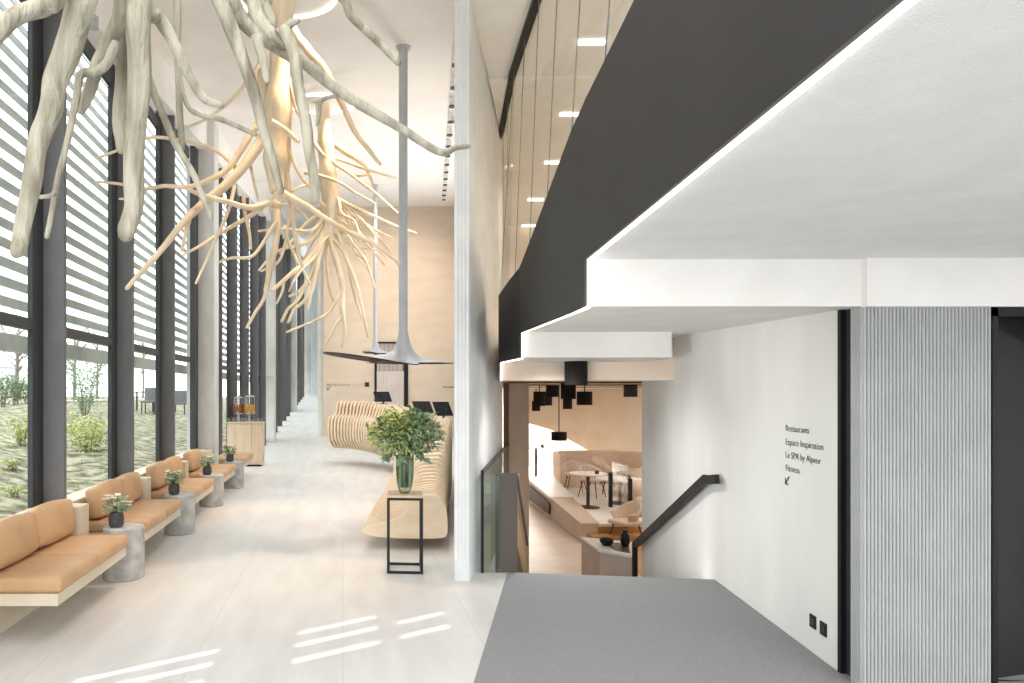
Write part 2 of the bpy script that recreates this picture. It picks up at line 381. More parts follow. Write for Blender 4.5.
for i, y in enumerate(FINS):
    y1 = FINS[i + 1] if i + 1 < len(FINS) else 44.4
    skip = any(abs(y - c) < 0.5 for c in (12.1, 22.6, 33.1))
    wi += 1
    w = thing('window_%d' % wi, None, None, (-2.5, y, 0), kind='structure')
    zb = fin_base(y + 0.1); zt = WTOP(y) + .02
    fr = MB()
    if not skip:
        mm = MB(); mm.box(-2.61, -2.40, y, y + 0.06, 0.0 if y < 12 else zb, WTOP(y)); mm.build('mullion', M['fin'], w)
        fr.box(-2.60, -2.56, y - 0.24, y - 0.125, zb, zt); fr.box(-2.61, -2.575, y - 0.115, y, zb, zt)
        fr.box(-2.60, -2.56, y + 0.06, y + 0.16, zb, zt)
    else:
        yc = min((12.1, 22.6, 33.1), key=lambda q: abs(q - y)); fr.box(-2.60, -2.50, yc + .2, yc + .75, zb, zt); fr.box(-2.60, -2.52, yc - .5, yc - .2, zb, zt)
    zt2 = 2.13 + (0 if y < 22 else ramp(0, y))
    fr.box(-2.615, -2.545, y + 0.16, y1 - 0.24, zt2, zt2 + 0.085)
    if y > 12: fr.box(-2.60, -2.56, y + 0.16, y1 - 0.24, zb, zb + 0.07)
    fr.box(-2.60, -2.56, y + 0.16, y1 - 0.24, zt - 0.05, zt + 0.1)
    fr.build('window_frame', M['frame'], w)
    g = MB(); g.box(-2.588, -2.58, y + 0.1, y1 - 0.2, zb, zt); g.build('window_pane', M['glass'], w)
    lv = MB(); z = 2.26 + (0 if y < 22 else ramp(0, y))
    lv.box(-3.12, -2.98, y - 0.02, y1 - 0.03, z - 0.27, z - 0.12)
    while z < zt + 0.35:
        lv.add([(-3.07, y, z + .05), (-3.05, y, z + .05), (-3.02, y, z - .05), (-3.04, y, z - .05), (-3.07, y1, z + .05), (-3.05, y1, z + .05), (-3.02, y1, z - .05), (-3.04, y1, z - .05)],
               [(0, 1, 2, 3), (7, 6, 5, 4), (0, 4, 5, 1), (1, 5, 6, 2), (2, 6, 7, 3), (3, 7, 4, 0)])
        z += 0.175
    lv.build('louver_blades', M['louver'], w)
# columns between the windows
for k, (y, lab) in enumerate(((12.1, 'pale concrete column beside the drinks cabinet'), (22.6, 'second pale concrete column along the window row'), (33.1, 'farthest pale concrete column at the corridor end'))):
    mb = MB(); b = max(0, ramp(0, y)); mb.box(-2.72, -2.24, y - .22, y + .22, b - .05, CEIL(y) + .1)
    tag(mb.build('wall_column', M['concrete'], bevel=0.01), lab, 'column', None, 'structure')
# unseen near wall left of the camera, slots added to shape the sun patches
mb = MB()
mb.box(-2.56, -2.50, -4, 2.693, 0, 5.3); mb.box(-2.56, -2.50, 3.183, 3.88, 0, 5.3)
for a, b in ((2.793, 2.903), (3.003, 3.083)): mb.box(-2.56, -2.50, a, b, 0.9, 2.48)
mb.box(-2.56, -2.50, 2.693, 3.183, 0, 0.9); mb.box(-2.56, -2.50, 2.693, 3.183, 2.48, 5.3)
mb.box(-2.56, -2.50, 2.693, 3.183, 1.52, 1.80); mb.box(-2.56, -2.50, 2.693, 3.183, 2.19, 2.23); mb.box(-2.56, -2.5, 3.083, 3.183, 2.23, 2.48)
struct('wall_left', mb, M['concrete'], 'solid unseen wall with three slots added to shape the sun patches', 'wall')
# ------------------------------------------------------------------ setting: hall ceiling, walls
mb = MB(); mb.prism([(-2.7, 0), (1.45, 0), (1.45, 6.0), (4.9, 24.3), (4.9, 44.6), (-2.7, 44.6)], lambda x, y: CEIL(y), lambda x, y: CEIL(y) + .25)
struct('ceiling', mb, M['ceiling'], 'white sloping ceiling of the tall hall', 'ceiling')
mb = MB(); mb.box(-2.7, 1.45, -4, 0, 4.63, 4.88)
struct('ceiling', mb, M['ceiling'], 'flat white ceiling over the entrance side', 'ceiling')
mb = MB(); mb.prism([(-0.69, 24.0), (4.9, 24.0), (4.9, 24.3), (-0.69, 24.3)], -0.2, 8.6)
struct('wall_back', mb, M['beige'], 'beige wall behind the reception desk', 'wall')
mb = MB(); mb.box(-0.9, -0.65, 24.3, 44.5, -0.2, 9.5)
struct('wall_right', mb, M['white'], 'white side wall of the far corridor', 'wall')
mb = MB(); mb.box(-2.8, 5, 44.5, 44.7, 0, 12)
struct('wall_back', mb, M['concrete'], 'grey end wall of the far corridor', 'wall')

def fluted(a, b, pitch, depth, side):
    """corrugated line from a to b in plan; side = outward normal sign"""
    a, b = Vector((a[0], a[1])), Vector((b[0], b[1])); L = (b - a).length; d = (b - a) / L; nrm = Vector((d.y, -d.x)) * side
    n = max(1, round(L / pitch)); out = []
    for i in range(n):
        for t, h in ((0.0, 0), (0.12, 0.0), (0.2, .7), (0.35, 1), (0.65, 1), (0.8, .7), (0.92, 0)):
            p = a + d * L * (i + t) / n + nrm * depth * h; out.append((p.x, p.y))
    return out
# white fluted wall that divides the hall from the stair void
pl = [(0.955, 5.86)] + fluted((0.965, 5.85), (1.085, 5.85), 0.03, 0.005, 1) + fluted((1.09, 5.86), (2.03, 8.84), 0.05, 0.005, 1) + [(2.08, 8.9), (4.75, 24.0), (4.35, 24.0)]
mb = MB(); mb.prism(pl, -1.3, 8.6)
struct('wall_right', mb, M['flutewhite'], 'tall white fluted wall end between the hall and the stairs', 'wall')

# ------------------------------------------------------------------ setting: right side, stepped soffits, parapet
PX = lambda y: 0.89 + 0.117 * y
Z2 = lambda x, y: 2.083 + 0.034 * (y - 3.93)
mb = MB(); mb.prism([(PX(-4), -4), (6.5, -4), (6.5, 3.7), (PX(3.7), 3.7)], 2.33, 2.5)
struct('ceiling', mb, M['stucco'], 'wide rough white soffit over the carpeted landing', 'ceiling')
mb = MB(); mb.prism([(PX(3.7), 3.7), (6.5, 3.7), (6.5, 7.05), (1.62, 7.05), (PX(6.15), 6.15)], Z2, 2.5)
struct('ceiling', mb, M['white'], 'middle white soffit stepping down toward the stairs', 'ceiling')
mb = MB(); mb.prism([(PX(6.15), 6.15), (2.96, 6.15), (3.12, 7.05), (1.62, 7.05)], 1.93, 2.4)
struct('ceiling', mb, M['white'], 'boxed white soffit above the stair opening', 'ceiling')
mb = MB(); mb.prism([(1.62, 7.05), (RW(7.05) + .1, 7.05), (RW(7.3) + .1, 7.3), (1.66, 7.3)], 1.74, 2.4)
struct('ceiling', mb, M['beige'], 'beige beam closing the top of the restaurant opening', 'ceiling')
mb = MB(); mb.prism([(2.81, 3.66), (6.5, 3.66), (6.5, 3.71), (2.81, 3.71)], 2.07, 2.333)
struct('trim_2', mb, M['white'], 'white fascia over the grey fluted panel', 'trim')
stt = [(-4, PX(-4), 2.31, 3.4), (1.0, PX(1.0), 2.31, 3.32), (2.0, PX(2), 2.31, 3.27), (2.82, PX(2.82), 2.31, 3.225), (3.36, PX(3.36), 2.31, 3.195), (3.69, PX(3.69), 2.31, 3.18), (3.70, PX(3.7), 2.06, 3.175),
       (4.0, PX(4.0), 2.065, 3.15), (4.34, PX(4.34), 2.075, 3.085), (4.95, PX(4.95), 2.095, 2.96), (5.57, PX(5.57), 2.115, 2.845), (6.01, PX(6.01), 2.13, 2.765), (6.14, PX(6.14), 2.135, 2.745), (6.15, PX(6.15), 1.91, 2.74),
       (6.55, 1.612, 1.91, 2.69), (7.04, 1.625, 1.91, 2.62), (7.05, 1.625, 1.72, 2.62)]
mb = MB(); vs = []; fs = []
for y, x, zb, zt in stt: vs += [(x - .02, y, zb + .014), (x - .02, y, zt), (x - .004, y, zt), (x - .004, y, zb + .014)]
for i in range(len(stt) - 1):
    for k in range(4): fs.append((i * 4 + k, i * 4 + (k + 1) % 4, i * 4 + 4 + (k + 1) % 4, i * 4 + 4 + k))
fs += [(0, 3, 2, 1), tuple(len(vs) - 4 + k for k in range(4))]
mb.add(vs, fs); struct('wall_upper', mb, M['parapet'], 'sweeping charcoal parapet along the upper floor edge', 'parapet')
mb = MB()
led = [(PX(0) + .004, 0, 2.322), (PX(3.69) + .004, 3.685, 2.322), (PX(3.7) + .004, 3.688, 2.07), (PX(6.14) + .004, 6.135, Z2(0, 6.14) - .008), (PX(6.15) + .004, 6.138, 1.922), (1.63, 7.035, 1.922), (1.63, 7.04, 1.735)]
for a, b in zip(led[:-1], led[1:]): mb.bar(a, b, 0.014, 0.014)
tag(mb.build('led_strip', M['led']), 'thin glowing light strip along the stepped lower edge of the charcoal parapet', 'light')

# wall with lettering
mb = MB(); mb.prism([(RW(3.93), 3.93), (RW(8.32), 8.32), (RW(8.32) + .3, 8.32), (RW(3.93) + .3, 3.93)], -1.3, lambda x, y: Z2(x, y) + .1)
struct('wall_right', mb, M['textwall'], 'pale limewashed wall carrying the black lettering', 'wall')
# dark slot door next to it, fluted return and fluted panel
mb = MB(); mb.prism([(RW(3.93) + .03, 3.93), (2.86, 3.80), (3.1, 3.80), (3.1, 3.93)], 0, 2.1)
d1 = thing('door_1', 'narrow black door jamb between lettered wall and fluted panel', 'door', (2.86, 3.8, 0), kind='structure')
mb.build('door_leaf', M['frame'], d1)
mb = MB(); mb.box(2.845, 2.875, 3.905, 3.93, 0, 2.1); mb.build('door_frame', M['black'], d1)
pl = fluted((2.815, 3.80), (2.805, 3.70), 0.02, 0.005, -1)
pl = [(2.83, 3.80)] + [(2.82 + 0.0, 3.8)] + fluted((2.812, 3.70), (3.505, 3.70), 0.0196, 0.007, 1) + [(3.505, 3.80)]
rib = fluted((2.822, 3.795), (2.812, 3.702), 0.0196, 0.005, 1)
pl = rib + fluted((2.812, 3.70), (3.505, 3.70), 0.0196, 0.012, 1) + [(3.505, 3.80)]
mb = MB(); mb.prism(pl, 0, 2.075)
struct('wall_right', mb, M['flute'], 'grey fluted wall panel beside the black door', 'wall')
d2 = thing('door_2', 'black framed door recess at the right edge', 'door', (3.53, 3.7, 0), kind='structure')
mb = MB(); mb.box(3.505, 3.535, 3.685, 3.82, 0, 2.075); mb.box(3.505, 4.6, 3.685, 3.82, 2.02, 2.075); mb.build('door_frame', M['black'], d2)
mb = MB(); mb.prism([(3.52, 3.80), (4.55, 4.06), (4.54, 4.10), (3.51, 3.84)], 0.0, lambda x, y: 2.05 - .45 * (x - 3.52)); mb.build('door_leaf', M['blackdoor'], d2)
mb = MB(); mb.box(3.5, 5, 3.83, 5.2, 2.03, 2.08); mb.build('door_soffit', M['black'], d2)
mb = MB(); mb.prism([(3.50, 3.86), (4.55, 4.12), (4.54, 4.16), (3.49, 3.90)], 0, 2.05); mb.build('back_panel', M['black'], d2)
mb = MB(); mb.box(3.5, 5.2, 3.8, 5.2, -.1, 0.003)
struct('floor', mb, M['carpet'], 'grey carpet inside the black door recess', 'floor')
mb = MB(); mb.box(4.9, 5.2, 3.92, 5.4, 0, 2.3)
struct('wall_right', mb, M['black'], 'dark wall inside the door recess', 'wall')
mb = MB(); mb.box(6.0, 6.2, -4, 3.7, 0, 2.4); mb.box(4.3, 6.2, 3.7, 3.9, 0, 2.34)
struct('wall_right', mb, M['white'], 'white wall to the right of the landing', 'wall')

mb = MB(); mb.box(1.3, 6.2, -4.2, -4, 0, 2.5); mb.box(-2.6, 1.3, -4.2, -4, 3.2, 4.9)
struct('wall_back', mb, M['white'], 'white entrance wall behind the landing', 'wall')
# corridor ceiling, glass screen of the upper floor, upper room
mb = MB(); mb.prism([(1.02, -4), (6.5, -4), (6.5, 7.23), (1.54, 7.23), (1.08, 5.9), (1.02, 5.9)], 4.97, 5.1); mb.prism([(1.54, 7.23), (6.5, 7.23), (6.5, 14.2), (2.9, 14.2), (2.06, 8.87)], 4.93, 5.1)
struct('ceiling', mb, M['taupe'] if False else M['white'], 'upper floor ceiling beyond the glass screen', 'ceiling')
TR = lambda y: 1.65 + (y - 5.84) * (0.095 if y < 7.2 else 0.0) + (0.1292 + (y - 7.2) * 0.155 if y >= 7.2 else 0)
gp = thing('glass_screen', 'tall frameless glass screen standing on the charcoal parapet', 'glass screen', (1.65, 5.84, 2.7), kind='structure')
ys = [0.6, 1.6, 2.6, 3.35, 4.1, 4.9, 5.7, 6.4, 7.05, 7.7, 8.35, 9.0]
def pz(y):
    for a, b in zip(stt[:-1], stt[1:]):
        if a[0] <= y <= b[0]: t = (y - a[0]) / (b[0] - a[0]); return a[1] + (b[1] - a[1]) * t, a[3] + (b[3] - a[3]) * t
    return TR(y), 2.6
for a, b in zip(ys[:-1], ys[1:]):
    (xa, za), (xb, zb) = pz(a), pz(b); e = 0.006; zt = 4.95
    q = [(xa, a + e, za), (xb, b - e, zb), (TR(b), b - e, zt), (TR(a), a + e, zt)]
    m2 = MB(); m2.add(q + [(x + .012, y, z) for x, y, z in q], [(0, 1, 2, 3), (7, 6, 5, 4), (0, 4, 5, 1), (1, 5, 6, 2), (2, 6, 7, 3), (3, 7, 4, 0)])
    m2.build('glass_pane', M['glass3'], gp)
    m3 = MB(); m3.bar(Vector((xb, b, zb)), Vector((TR(b), b, zt)), 0.004, 0.006); m3.build('joint', M['fin'], gp)
mb = MB()
for a, b, z in ((-2, 5.84, 4.95), (5.84, 7.2, 4.95), (7.2, 9.2, 4.94)): mb.bar((TR(a), a, z), (TR(b), b, z), 0.07, 0.06)
mb.build('top_track', M['black'], gp)
mb = MB(); mb.prism([(5.2, -4), (5.4, -4), (5.6, 14.2), (5.4, 14.2)], 2.3, 5.1)
struct('wall_upper', mb, M['beige'], 'beige side wall of the upper room', 'wall')
mb = MB(); mb.box(2.7, 5.6, 13.6, 13.8, 2.3, 5.1)
struct('wall_upper', mb, M['beige'], 'beige end wall of the upper room', 'wall')
mb = MB(); mb.prism([(1.72, 7.3), (9.5, 7.3), (9.5, 23), (4.5, 23), (2.15, 9.2)], 1.76, 2.3)
struct('ceiling', mb, M['restwall'], 'beige restaurant ceiling seen under the beam', 'ceiling')
for k, (px, py) in enumerate(((590, 43), (570, 115), (553, 163), (535, 200), (528, 226))):
    z = 4.95 if k == 0 else 4.91; Y = (z - H) * F / (CY - py); x = (px - CX) / F * Y
    mb = MB(); mb.box(x - .12, x + .14, Y - .025, Y + .025, z - .012, z + .03)
    tag(mb.build('ceiling_light', M['led'], bevel=.004), 'glowing ceiling bar behind the glass screen, %s' % ('nearest of the row', 'second from the near end', 'third from the near end', 'fourth from the near end', 'farthest of the row')[k], 'light', 'light bars behind the glass screen')

# ------------------------------------------------------------------ hanging driftwood roots
def root_mesh(pts, w0, w1, gnarl=0.045, start=None, pw=0.85):
    """pts: (px, py, Y) along the root; w0, w1: widths in pixels at the two ends; start: world point it grows from"""
    W = [P(*p) for p in pts]; R = []
    for i, p in enumerate(pts):
        t = i / max(1, len(pts) - 1); R.append((w0 + (w1 - w0) * t ** pw) / 2 * p[2] / F)
    if start is not None: W = [Vector(start)] + W; R = [R[0] * 1.15] + R
    n = 7; path = smooth_path(W, n); rad = []
    ph = [random.uniform(0, 6.28) for _ in range(4)]
    for i in range(len(path)):
        a = min(i // n, len(R) - 2); t = i / n - a
        r = R[a] + (R[min(a + 1, len(R) - 1)] - R[a]) * min(1, t)
        s = i * 0.9
        r *= 1 + gnarl * (0.5 * math.sin(s * .55 + ph[0]) + 0.35 * math.sin(s * 1.13 + ph[1]) + .25 * random.uniform(-1, 1))
        rad.append(max(r, 0.003))
        path[i] = path[i] + Vector((math.sin(s * .5 + ph[2]), math.sin(s * .43 + ph[3]), 0)) * r * 0.12
    # rounded, slightly irregular tip
    d = (path[-1] - path[-2]).normalized()
    path += [path[-1] + d * rad[-1] * .7, path[-1] + d * rad[-1] * 1.1]; rad += [rad[-1] * .8, rad[-1] * .45]
    m = MB(); m.tube(path, rad, 10); return m

def sculpture(label, base, trunk, roots, group, thin=1.0, wood='rootm'):
    t = thing('hanging_driftwood', label, 'root sculpture', base, group)
    m = MB(); path = smooth_path([Vector(p) for p, r in trunk], 5); rr = []
    for i in range(len(path)):
        a = min(i // 5, len(trunk) - 2); f = i / 5 - a
        rr.append((trunk[a][1] + (trunk[a + 1][1] - trunk[a][1]) * min(1, f)) * (1 + .07 * math.sin(i * 1.3) + random.uniform(-.04, .04)))
    m.tube(path, rr, 16); m.build('trunk', M[wood], t, smooth=True, angle=60)
    for pts, w0, w1, st in roots:
        root_mesh(pts, w0 * thin, w1 * thin, start=st).build('root', M[wood], t, smooth=True, angle=70)
    return t
def L(y, *xy, dy=0.0):
    """pixel pairs at starting depth y, drifting dy over the run"""
    n = len(xy) // 2
    return [(xy[2 * i], xy[2 * i + 1], y + dy * i / max(1, n - 1)) for i in range(n)]

T1 = Vector((-0.86, 2.95, 3.75)); T1l = Vector((-0.98, 2.8, 3.55)); T1r = Vector((-0.62, 2.95, 3.5)); T1b = Vector((-.86, 3.1, 3.5))
R1 = [
    (L(2.35, 86, -6, 68, 45, 56, 82, 50, 110, 38, 145, 30, 190, 22, 232, 17, 250, dy=-.15), 29, 15, T1l),
    (L(2.2, 62, -8, 45, 4, 22, 14, 0, 29, -30, 60, dy=-.2), 20, 17, T1l),
    (L(2.6, 141, -8, 139, 60, 136, 125, 134, 190, 131, 218, 126, 232, dy=-.05), 25, 17, T1),
    (L(2.85, 128, -8, 124, 50, 120, 100, 119, 130, 121, 148), 18, 10, T1l),
    (L(2.75, 123, -6, 110, 38, 97, 70, 87, 95, 82, 108), 17, 11, T1l),
    (L(2.72, 117, 44, 109, 60, 97, 71, 80, 76, 76, 100, 70, 130, 60, 170, 53, 205, 47, 236, dy=-.1), 11, 5, None),
    (L(2.5, 57, 192, 50, 196, 40, 197), 5, 4, None),
    (L(2.65, 149, 2, 158, 18, 171, 36, 181, 60, 191, 78, 203, 98, 221, 105, dy=.1), 16, 7, T1),
    (L(2.7, 148, 76, 160, 108, 171, 135, 185, 160, 196, 180, 204, 200, 210, 216, dy=.1), 8, 6, None),
    (L(3.0, 176, -6, 177, 50, 179, 90, 181, 130, 182, 148), 8, 6, T1b),
    (L(3.0, 178, 66, 186, 103, 200, 115, 222, 120, 255, 134), 5, 5, None),
    (L(2.85, 218, -6, 230, 28, 243, 58, 255, 98, 264, 130, 272, 160, 281, 190, dy=.1), 17, 8, T1r),
    (L(2.9, 222, -10, 240, 16, 260, 36, 281, 49, 305, 64, 330, 84, 364, 107, 405, 131, 440, 152, 455, 148, 468, 146, dy=.35), 18, 5, T1r),
    (L(2.95, 246, -8, 258, 18, 272, 36, 286, 42), 15, 14, T1r),
    (L(2.92, 284, 30, 291, 45, 297, 76, 303, 108, 308, 140, 313, 172, 315, 198, dy=-.05), 14, 10, None),
    (L(2.92, 278, 34, 288, 26, 297, 21), 11, 6, None),
    (L(2.85, 257, 36, 262, 58, 267, 80), 12, 7, None),
    (L(3.05, 258, -8, 264, 8, 270, 24), 20, 14, T1r),
    (L(3.15, 328, -10, 352, 17, 373, 37, 398, 62, dy=.1), 9, 7, T1r),
    (L(3.15, 362, 108, 345, 96, 322, 100, 320, 112, 317, 124), 5, 4, None),
]
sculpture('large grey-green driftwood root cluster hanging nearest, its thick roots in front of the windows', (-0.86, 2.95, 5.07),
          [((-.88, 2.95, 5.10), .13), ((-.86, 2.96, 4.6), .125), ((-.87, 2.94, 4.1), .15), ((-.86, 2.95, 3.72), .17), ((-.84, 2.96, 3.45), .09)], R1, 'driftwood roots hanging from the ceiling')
y2 = 6.94
R2 = [
    (L(y2, 268, 128, 257, 149, 240, 170, 220, 191, 203, 203, 192, 214, 180, 226, 164, 247, 148, 265, 136, 278, 127, 288, dy=-.8), 14, 5, None),
    (L(y2, 266, 112, 251, 135, 228, 168, 205, 182, 186, 187, 165, 186, 144, 189, 120, 184, 98, 182, dy=-.7), 9, 3, None),
    (L(y2, 280, 205, 268, 203, 252, 208, 228, 202, 204, 196, 190, 190, dy=-.7), 9, 5, None),
    (L(y2, 262, 208, 245, 219, 219, 234, 200, 246, 183, 255, dy=-.5), 6, 3, None),
    (L(y2 - .3, 235, 186, 230, 205, 221, 228, 210, 252, 203, 268, 196, 283, dy=-.3), 5, 3, None),
    (L(y2 - .2, 243, 196, 245, 212, 249, 232, 251, 248), 5, 3.5, None),
    (L(y2, 277, 200, 277, 222, 275, 248, 269, 274, 266, 290, dy=-.2), 10, 6, None),
    (L(y2, 280, 192, 292, 198, 306, 206, 322, 216, 345, 230, 372, 243, 398, 262, dy=-.3), 10, 4, None),
    (L(y2 + .1, 287, 175, 290, 200, 293, 222, 298, 252, 302, 266), 8, 4, None),
    (L(y2 + .1, 249, 160, 253, 178, 258, 200), 4, 3, None),
    (L(y2, 283, -6, 293, 30, 308, 50, 322, 66, 331, 82, 340, 100, 350, 122, 360, 139, 372, 154, 380, 164, dy=-.2), 13, 4, None),
    (L(y2 - .15, 272, 122, 285, 130, 298, 141), 8, 5, None),
    (L(y2 - .1, 266, 55, 250, 78, 230, 101, 206, 119, 184, 128, dy=-.4), 6, 3, None),
    (L(y2, 285, 66, 291, 90, 296, 108, 302, 120), 9, 3, None),
    (L(y2, 262, 60, 263, 90, 266, 120, 272, 150, 276, 178, 278, 205), 13, 11, None),
    (L(y2 + .1, 286, 60, 288, 95, 287, 130, 286, 160, 283, 190), 14, 10, None),
    (L(y2 - .2, 276, 222, 262, 245, 250, 257, 232, 258, 219, 262, dy=-.2), 5, 3, None),
    (L(y2, 290, 152, 300, 175, 312, 190), 6, 3, None),
    (L(y2 - .2, 269, 274, 264, 298, 255, 313, 247, 327), 5, 3.5, None),
    (L(y2 + .1, 291, 206, 286, 240, 278, 262, 262, 271, dy=-.2), 4, 3, None),
    (L(y2 - .4, 190, 215, 186, 232, 182, 250), 6, 4, None),
    (L(y2 - .4, 222, 188, 205, 205, 190, 212, 186, 228, 184, 244), 6, 4, None),
    (L(y2 - .5, 144, 189, 132, 198, 120, 199), 3, 2.5, None),
    (L(y2 - .1, 238, 170, 215, 150, 180, 140, 148, 138, 118, 150, 98, 158, dy=-.4), 5, 3, None),
]
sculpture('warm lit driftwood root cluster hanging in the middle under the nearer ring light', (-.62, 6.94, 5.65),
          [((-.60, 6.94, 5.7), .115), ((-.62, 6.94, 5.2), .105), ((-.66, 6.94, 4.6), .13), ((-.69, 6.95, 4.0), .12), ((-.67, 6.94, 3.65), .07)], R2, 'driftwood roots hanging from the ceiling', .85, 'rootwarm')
y3 = 10.9
R3 = [
    (L(y3, 328, 140, 345, 152, 360, 162, 368, 172, 373, 184), 9, 3, None),
    (L(y3 - .1, 311, 140, 326, 157, 353, 175, 369, 175), 6, 3, None),
    (L(y3 - .2, 345, 170, 362, 183, 379, 196, 400, 215, dy=-.3), 5, 3, None),
    (L(y3, 335, 158, 352, 164, 368, 170, 396, 178, dy=-.3), 5, 3, None),
    (L(y3 - .1, 305, 173, 317, 175, 338, 182, 356, 193, 374, 203, dy=-.3), 5, 3, None),
    (L(y3, 332, 195, 343, 202, 362, 211, 380, 219, 400, 228, 416, 233, dy=-.6), 6, 3, None),
    (L(y3 - .1, 318, 200, 332, 212, 345, 223, 360, 228), 5, 3, None),
    (L(y3, 328, 220, 323, 240, 318, 262, 312, 288, 308, 308, dy=-.3), 9, 5, None),
    (L(y3, 331, 215, 331, 240, 337, 262, 342, 285, 343, 302, 341, 316, 334, 328, 326, 343, dy=-.3), 10, 4, None),
    (L(y3 - .22, 342, 305, 344, 322, 345, 335, 342, 346), 6, 4, None),
    (L(y3, 334, 220, 342, 246, 352, 272, 360, 297, 368, 336, dy=-.3), 7, 4, None),
    (L(y3, 326, 225, 318, 246, 306, 262, 292, 273, 273, 290, dy=-.5), 8, 5, None),
    (L(y3, 325, 214, 316, 228, 304, 231, 285, 229, 259, 231, dy=-.5), 6, 3, None),
    (L(y3 - .3, 284, 225, 288, 240, 298, 262, 303, 270, 310, 284), 5, 3, None),
    (L(y3 - .12, 320, 256, 305, 286, 295, 303, 288, 309, 282, 321, dy=-.3), 6, 4, None),
    (L(y3 - .18, 316, 272, 306, 298, 294, 310, 288, 322, dy=-.2), 5, 3.5, None),
    (L(y3 - .15, 342, 290, 330, 311, 316, 320, 302, 326, 287, 332, dy=-.3), 4, 3, None),
    (L(y3 - .3, 284, 280, 282, 292, 277, 303), 4, 3, None),
    (L(y3, 322, 222, 312, 240, 296, 246, 276, 252, 259, 270, dy=-.4), 6, 3, None),
    (L(y3, 336, 218, 352, 238, 366, 262, 376, 290, dy=-.3), 5, 3, None),
    (L(y3 + .1, 338, 208, 362, 222, 386, 246, 400, 268, dy=-.3), 5, 3, None),
    (L(y3 + .1, 324, 210, 312, 222, 300, 212, 286, 204, 270, 210, dy=-.3), 5, 3, None),
    (L(y3 + .1, 330, 235, 326, 262, 330, 290, 334, 300), 6, 4, None),
    (L(y3 - .1, 334, 240, 346, 256, 350, 276, 356, 300, 362, 318), 5, 3, None),
    (L(y3 + .1, 326, 240, 314, 258, 310, 276, 300, 290, 290, 296, dy=-.3), 5, 3.5, None),
    (L(y3 + .1, 336, 195, 352, 214, 372, 228, 392, 238), 5, 3, None),
    (L(y3 - .1, 320, 190, 305, 186, 290, 192, 278, 200, dy=-.3), 4, 2.5, None),
]
rr3 = random.Random(3)
for i in range(16):
    x0 = 331 + rr3.uniform(-5, 5); y0 = rr3.uniform(190, 238); sd = rr3.choice((-1, 1, 1)); ln = rr3.uniform(35, 85); dr = rr3.uniform(.25, 1.4)
    q = [(x0, y0)]
    for k in range(1, 5): q.append((x0 + sd * ln * k / 4 / (1 + dr * .6) + rr3.uniform(-3, 3), y0 + ln * dr * (k / 4) ** 1.3 * .75 + rr3.uniform(-3, 3)))
    dy = rr3.uniform(-.7, .5)
    R3.append((L(y3, *[c for p in q for c in p], dy=dy), rr3.uniform(4, 6), 2.2, None))
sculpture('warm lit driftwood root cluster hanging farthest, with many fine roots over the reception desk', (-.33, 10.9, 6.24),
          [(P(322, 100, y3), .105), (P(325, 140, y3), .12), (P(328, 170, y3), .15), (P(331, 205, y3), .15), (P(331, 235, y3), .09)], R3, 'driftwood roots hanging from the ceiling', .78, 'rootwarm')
for (x, y, R, lab) in ((-.60, 6.94, .53, 'glowing ring light on the ceiling around the middle driftwood trunk'), (-.35, 10.9, .53, 'glowing ring light on the ceiling around the farthest driftwood trunk')):
    mb = MB(); mb.torus((x, y, CEIL(y) - .02), R, .018, 0.148)
    tag(mb.build('ring_light', M['ring'], smooth=True), lab, 'ring light', 'ring lights on the hall ceiling')
    lamp('ring_glow', 'SPOT', (x + .3, y - .15, CEIL(y) - .08), 320, (1, .66, .40), (x, y, 3.2), spot=math.radians(60), blend=.8, radius=.12)

# ------------------------------------------------------------------ benches with cushions, side tables, pots
def make_bench(y0, label):
    t = thing('bench', label, 'bench', (-2.05, y0, 0), 'leather benches along the windows')
    for a, b in ((0.0, .685), (.69, 1.375)):
        m = MB(); m.rbox(-2.39, -1.79, y0 + a, y0 + b, .332, .43, .028, 4, .006); m.build('seat_cushion', M['leather'], t, smooth=True)
    m = MB(); m.box(-2.40, -1.81, y0 + .005, y0 + 1.37, .252, .331); m.build('seat_board', M['bench'], t, bevel=.004)
    m = MB(); m.box(-2.38, -2.28, y0 + .03, y0 + 1.34, 0, .252); m.build('support_panel', M['bench'], t, bevel=.004)
    return t
blabs = ['tan leather bench nearest the camera, cut by the left edge', 'tan leather bench just behind the nearest stone side table', 'tan leather bench in the middle of the window row',
         'tan leather bench before the first concrete column', 'tan leather bench farthest along, beside the wooden drinks cabinet']
for k in range(5):
    make_bench(4.33 + 1.92 * k + (.34 if k == 4 else 0), blabs[k])
def back_cushion(y0, lab):
    m = MB(); m.rbox(-.062, .062, -.325, .325, -.138, .138, .036, 4, .022)
    o = m.build('back_cushion', M['leather'], smooth=True); tag(o, lab, 'cushion', 'back cushions on the benches')
    o.location = (-2.295, y0, .436 + .158); o.rotation_euler = (random.uniform(-.025, .025), math.radians(-9), random.uniform(-.03, .03))
    return o
names = ['the bench nearest the camera', 'the second bench from the camera', 'the middle bench', 'the fourth bench']
for k in range(4):
    back_cushion(4.33 + 1.92 * k + .345, 'plump tan leather back cushion at the near end of %s' % names[k])
    if k < 3: back_cushion(4.33 + 1.92 * k + 1.03, 'plump tan leather back cushion at the far end of %s' % names[k])

